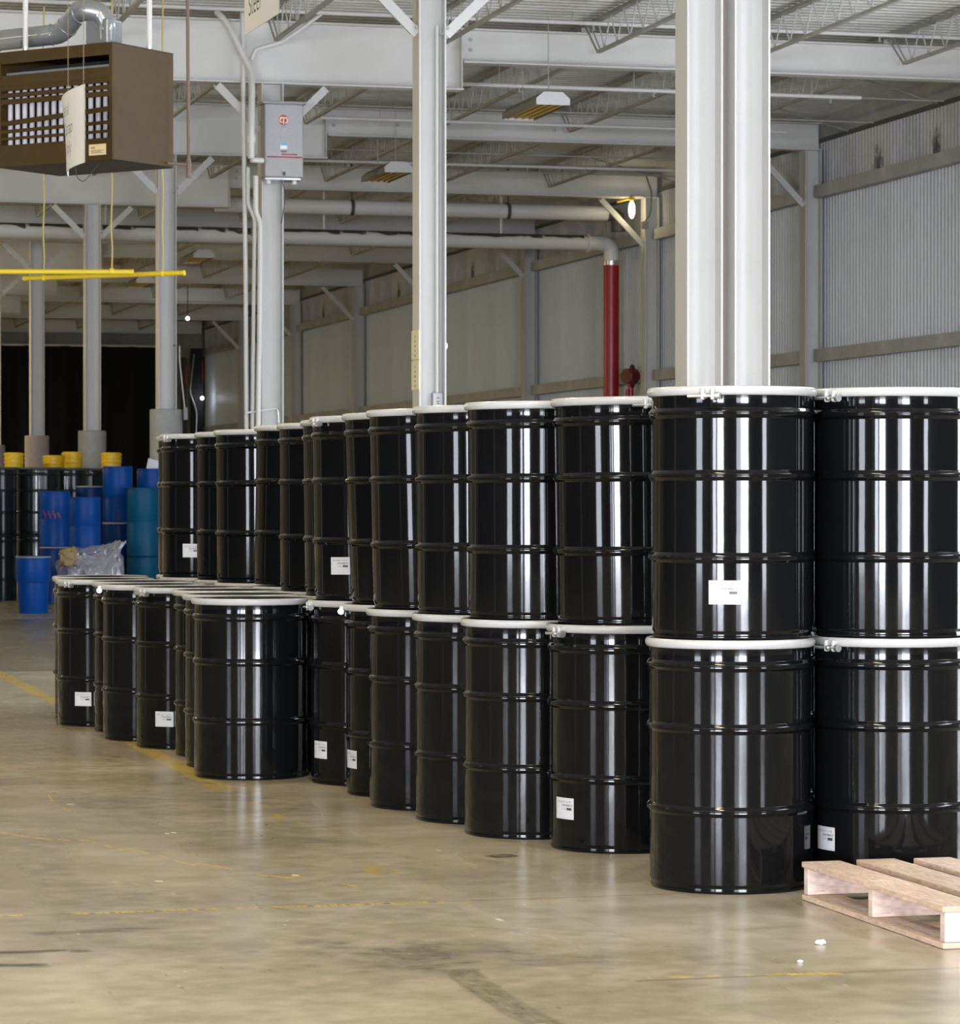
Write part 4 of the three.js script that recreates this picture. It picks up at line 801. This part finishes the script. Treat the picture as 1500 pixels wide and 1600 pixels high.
// ---------------------------------------------------------------- large pipes, red riser, wall lamp
{
  const za = -51.2, zb = -52.007;
  const u = thing('large_pipe', 'thick pale pipe close under the fourth beam, upper of two', 'pipe', [8.9, 6.2, za]);
  mesh('pipe', bar(V(0, 0, 0), V(6.75, 0, 0), 0.125, 24), M.pipePaint, u); mesh('elbow', tube([V(6.7, 0, 0), V(6.86, -0.01, -0.02), V(6.95, -0.08, -0.03), V(6.96, -0.3, -0.03)], 0.12, 20, 16), M.darkPipe, u);
  for (const x of [2.3, 5.0]) mesh('hanger', [bar(V(x, 0.1, 0), V(x, ROOF - 6.2, 0), 0.02, 8), bar(V(x - 0.03, 0, 0), V(x + 0.03, 0, 0), 0.135, 24)], M.darkPipe, u);
  const l = thing('large_pipe', 'thick patchy white pipe crossing the hall to the red riser, lower of two', 'pipe', [2.0, 5.76, zb]);
  mesh('pipe', bar(V(0, 0, 0), V(13.75, 0, 0), 0.13, 28), M.pipePaint, l);
  mesh('elbow', tube([V(13.7, 0, 0), V(13.88, -0.01, 0), V(13.965, -0.09, 0), V(13.975, -0.24, 0), V(13.975, -0.3, 0)], 0.13, 24, 20), M.pipePaint, l);
  // flaking: dark bare metal along the crown, ragged lower edge
  { const n = 180, pos = [], ix = []; for (let k = 0; k <= n; k++) { const x = 13.6 * k / n, a0 = 2.0, a1 = 0.62 - 1.1 * (fbm(x * 3.1, 4, 4) - 0.5) - (vnoise(x * 7, 9) > 0.78 ? 0.3 : 0); for (let s = 0; s <= 5; s++) { const a = a0 + (a1 - a0) * s / 5; pos.push(x, 0.1318 * Math.sin(a), 0.1318 * Math.cos(a)); } } for (let k = 0; k < n; k++) for (let s = 0; s < 5; s++) { const o = k * 6 + s; ix.push(o, o + 6, o + 1, o + 1, o + 6, o + 7); } const g = new THREE.BufferGeometry(); g.setAttribute('position', new THREE.Float32BufferAttribute(pos, 3)); g.setIndex(ix); g.computeVertexNormals(); g.setAttribute('uv', new THREE.Float32BufferAttribute(new Float32Array(pos.length / 3 * 2), 2)); mesh('bare_patch', g, M.darkPipe, l); }
  for (const x of [1.2, 5.2, 8.9, 12.0]) mesh('hanger', bar(V(x, 0.1, 0), V(x, ROOF - 5.76, 0), 0.022, 8), M.conduit, l);
  for (const x of [3.1, 13.55]) mesh('flange', bar(V(x - 0.02, 0, 0), V(x + 0.02, 0, 0), 0.165, 24), M.pipePaint, l);
  const r = thing('red_riser', 'dark red standpipe rising along the side wall behind the drums', 'pipe', [15.975, 5.456, -52.007].map((v, i) => (i === 1 ? 0 : v)));
  mesh('standpipe', bar(V(0, 0, 0), V(0, 5.42, 0), 0.135, 32), M.red, r); mesh('collar', bar(V(0, 5.38, 0), V(0, 5.455, 0), 0.155, 28), M.zinc, r);
  const v = thing('valve_post', 'dark red valve with round handwheel beside the red riser', 'valve', [15.98, 0, -50.9]);
  mesh('post', bar(V(0, 0, 0), V(0, 3.3, 0), 0.05, 14), M.red, v); mesh('post', bar(V(-0.07, 0, 0.04), V(-0.07, 3.2, 0.04), 0.035, 12), M.red, v);
  mesh('handwheel', new THREE.TorusGeometry(0.17, 0.035, 10, 28).rotateY(1.15).translate(0.03, 3.42, 0), M.darkRed, v); mesh('handwheel_hub', [bar(V(-0.1, 3.42, 0.06), V(0.08, 3.42, -0.04), 0.13, 20)], M.darkRed, v);
  const lamp = thing('wall_lamp', 'glowing yellowish bulb lamp under a small arm near the wall column', 'wall lamp', [15.810, 6.189, -50.300]);
  const glow = new THREE.MeshStandardMaterial({ color: 0xffffff, emissive: new THREE.Color(1, 0.9, 0.6), emissiveIntensity: 5 });
  mesh('bulb', new THREE.SphereGeometry(0.055, 18, 14).scale(1, 2.7, 1), glow, lamp);
  mesh('lamp_arm', [bar(V(0, 0.16, 0), V(0, 0.21, 0), 0.05, 12), bar(V(0.0, 0.2, 0), V(-0.26, 0.13, 0), 0.022, 8)], M.tubYellow, lamp);
  mesh('lamp_bracket', rbox(0.2, 0.03, 0.08, 0.006, 0.1, 0.24, 0), M.joist, lamp);
  const pl = new THREE.PointLight(new THREE.Color(1, 0.82, 0.45), 0.5); pl.name = 'wall_lamp_glow'; pl.position.set(0, 0, 0); pl.shadow.radius = 4; lamp.add(pl);
  const jb = thing('junction_box', 'small grey junction box with cable on the wall column beside the lamp', 'junction box', [16.050, 5.940, -50.345]);
  mesh('case', rbox(0.11, 0.13, 0.07, 0.008), M.galv, jb); mesh('cable', tube([V(0, 0.06, 0), V(0.1, 0.2, 0), V(0.12, 0.55, 0), V(0.02, 0.85, 0)], 0.012, 24, 6), M.darkPipe, jb);
}
// ---------------------------------------------------------------- far end: black sheet for the unlit opening and door gear
{
  const c = thing('unlit_opening_sheet', 'black sheet in place of the unlit opening at the far end of the hall', 'dark_sheet', [8.7, 0, -96.2]);
  const w = 13, h = 5.98, n = 120, g = new THREE.PlaneGeometry(w, h, n, 1), p = g.attributes.position;
  for (let i = 0; i < p.count; i++) p.setZ(i, 0.08 * Math.sin(p.getX(i) * 6.1) + 0.04 * Math.sin(p.getX(i) * 15.3));
  g.computeVertexNormals(); g.translate(0, h / 2, 0);
  mesh('dark_sheet', g, new THREE.MeshStandardMaterial({ color: lin(0.004, 0.004, 0.004), roughness: 1, side: THREE.DoubleSide }), c);  // near-black colour puts in the darkness of the unlit space beyond
  mesh('sheet_rail', bar(V(-w / 2, h + 0.03, 0), V(w / 2, h + 0.03, 0), 0.04, 8), M.conduit, c);
  const gear = thing('door_track', 'dark steel door track with loose straps at the end of the side wall', 'door track', [0, 0, 0]);
  const a = V(15.941, 6.769, -95.000), b = V(15.481, 6.741, -94.600);
  mesh('post', rbox(0.36, 5.9, 0.3, 0.02, a.x, 2.95, a.z), M.black, gear); mesh('post', rbox(0.16, 5.6, 0.2, 0.02, b.x, 2.8, b.z), M.heaterDark, gear);
  mesh('strap', tube([V(a.x - 0.12, 5.7, a.z + 0.2), V(a.x - 0.25, 4.6, a.z + 0.25), V(a.x - 0.05, 3.9, a.z + 0.22), V(a.x - 0.1, 2.5, a.z + 0.2)], 0.03, 30, 6), M.galv, gear);
  mesh('red_strap', tube([V(a.x + 0.13, 5.5, a.z + 0.2), V(a.x + 0.15, 4.9, a.z + 0.2)], 0.03, 8, 6), M.red, gear); mesh('red_strap', tube([V(b.x + 0.03, 5.3, b.z + 0.15), V(b.x + 0.03, 4.8, b.z + 0.15)], 0.025, 8, 6), M.red, gear);
  const spot = new THREE.MeshStandardMaterial({ color: 0xffffff, emissive: new THREE.Color(0.9, 0.95, 1), emissiveIntensity: 6 });  // glowing bulbs added in place of daylight showing through gaps
  [['bright daylight gap drawn as a bulb under the last roof beams', 13.183, 5.957, -80.000, 0.05], ['daylight gap drawn as a small bulb low on the dark door track', 16.015, 4.366, -94.500, 0.055]].forEach(([label, x, y, z, r]) => {
    const t = thing('daylight_dot', label, 'lamp', [x, y, z]); mesh('bulb', new THREE.SphereGeometry(r, 14, 10), spot, t); mesh('lamp_cap', bar(V(0, r * 0.8, 0), V(0, y > 4 ? ROOF - y : r * 1.6, 0), y > 4 ? 0.012 : r * 0.5, 10), M.darkPipe, t);
    const l = new THREE.PointLight(0xeef4ff, 0.4); l.name = 'daylight_dot_glow'; l.shadow.radius = 2; t.add(l);
  });
  const pc = thing('pull_switch', 'white pull cord with grey handle hanging from the tall collar column', 'switch', [6.929, 3.258, -42.720]);
  mesh('cord', tube([V(0, 0.2, 0), V(0.0, 0, 0), V(0.03, -0.3, 0), V(0.07, -0.66, 0)], 0.009, 24, 6), M.conduit, pc); mesh('cord_handle', rbox(0.055, 0.17, 0.05, 0.008, 0.08, -0.74, 0), M.boxGrey, pc);
  mesh('cord_bracket', bar(V(0, 0.2, 0.02), V(-0.06, 0.2, -0.12), 0.012, 8), M.darkPipe, pc);
}

renderer.render(scene, camera);
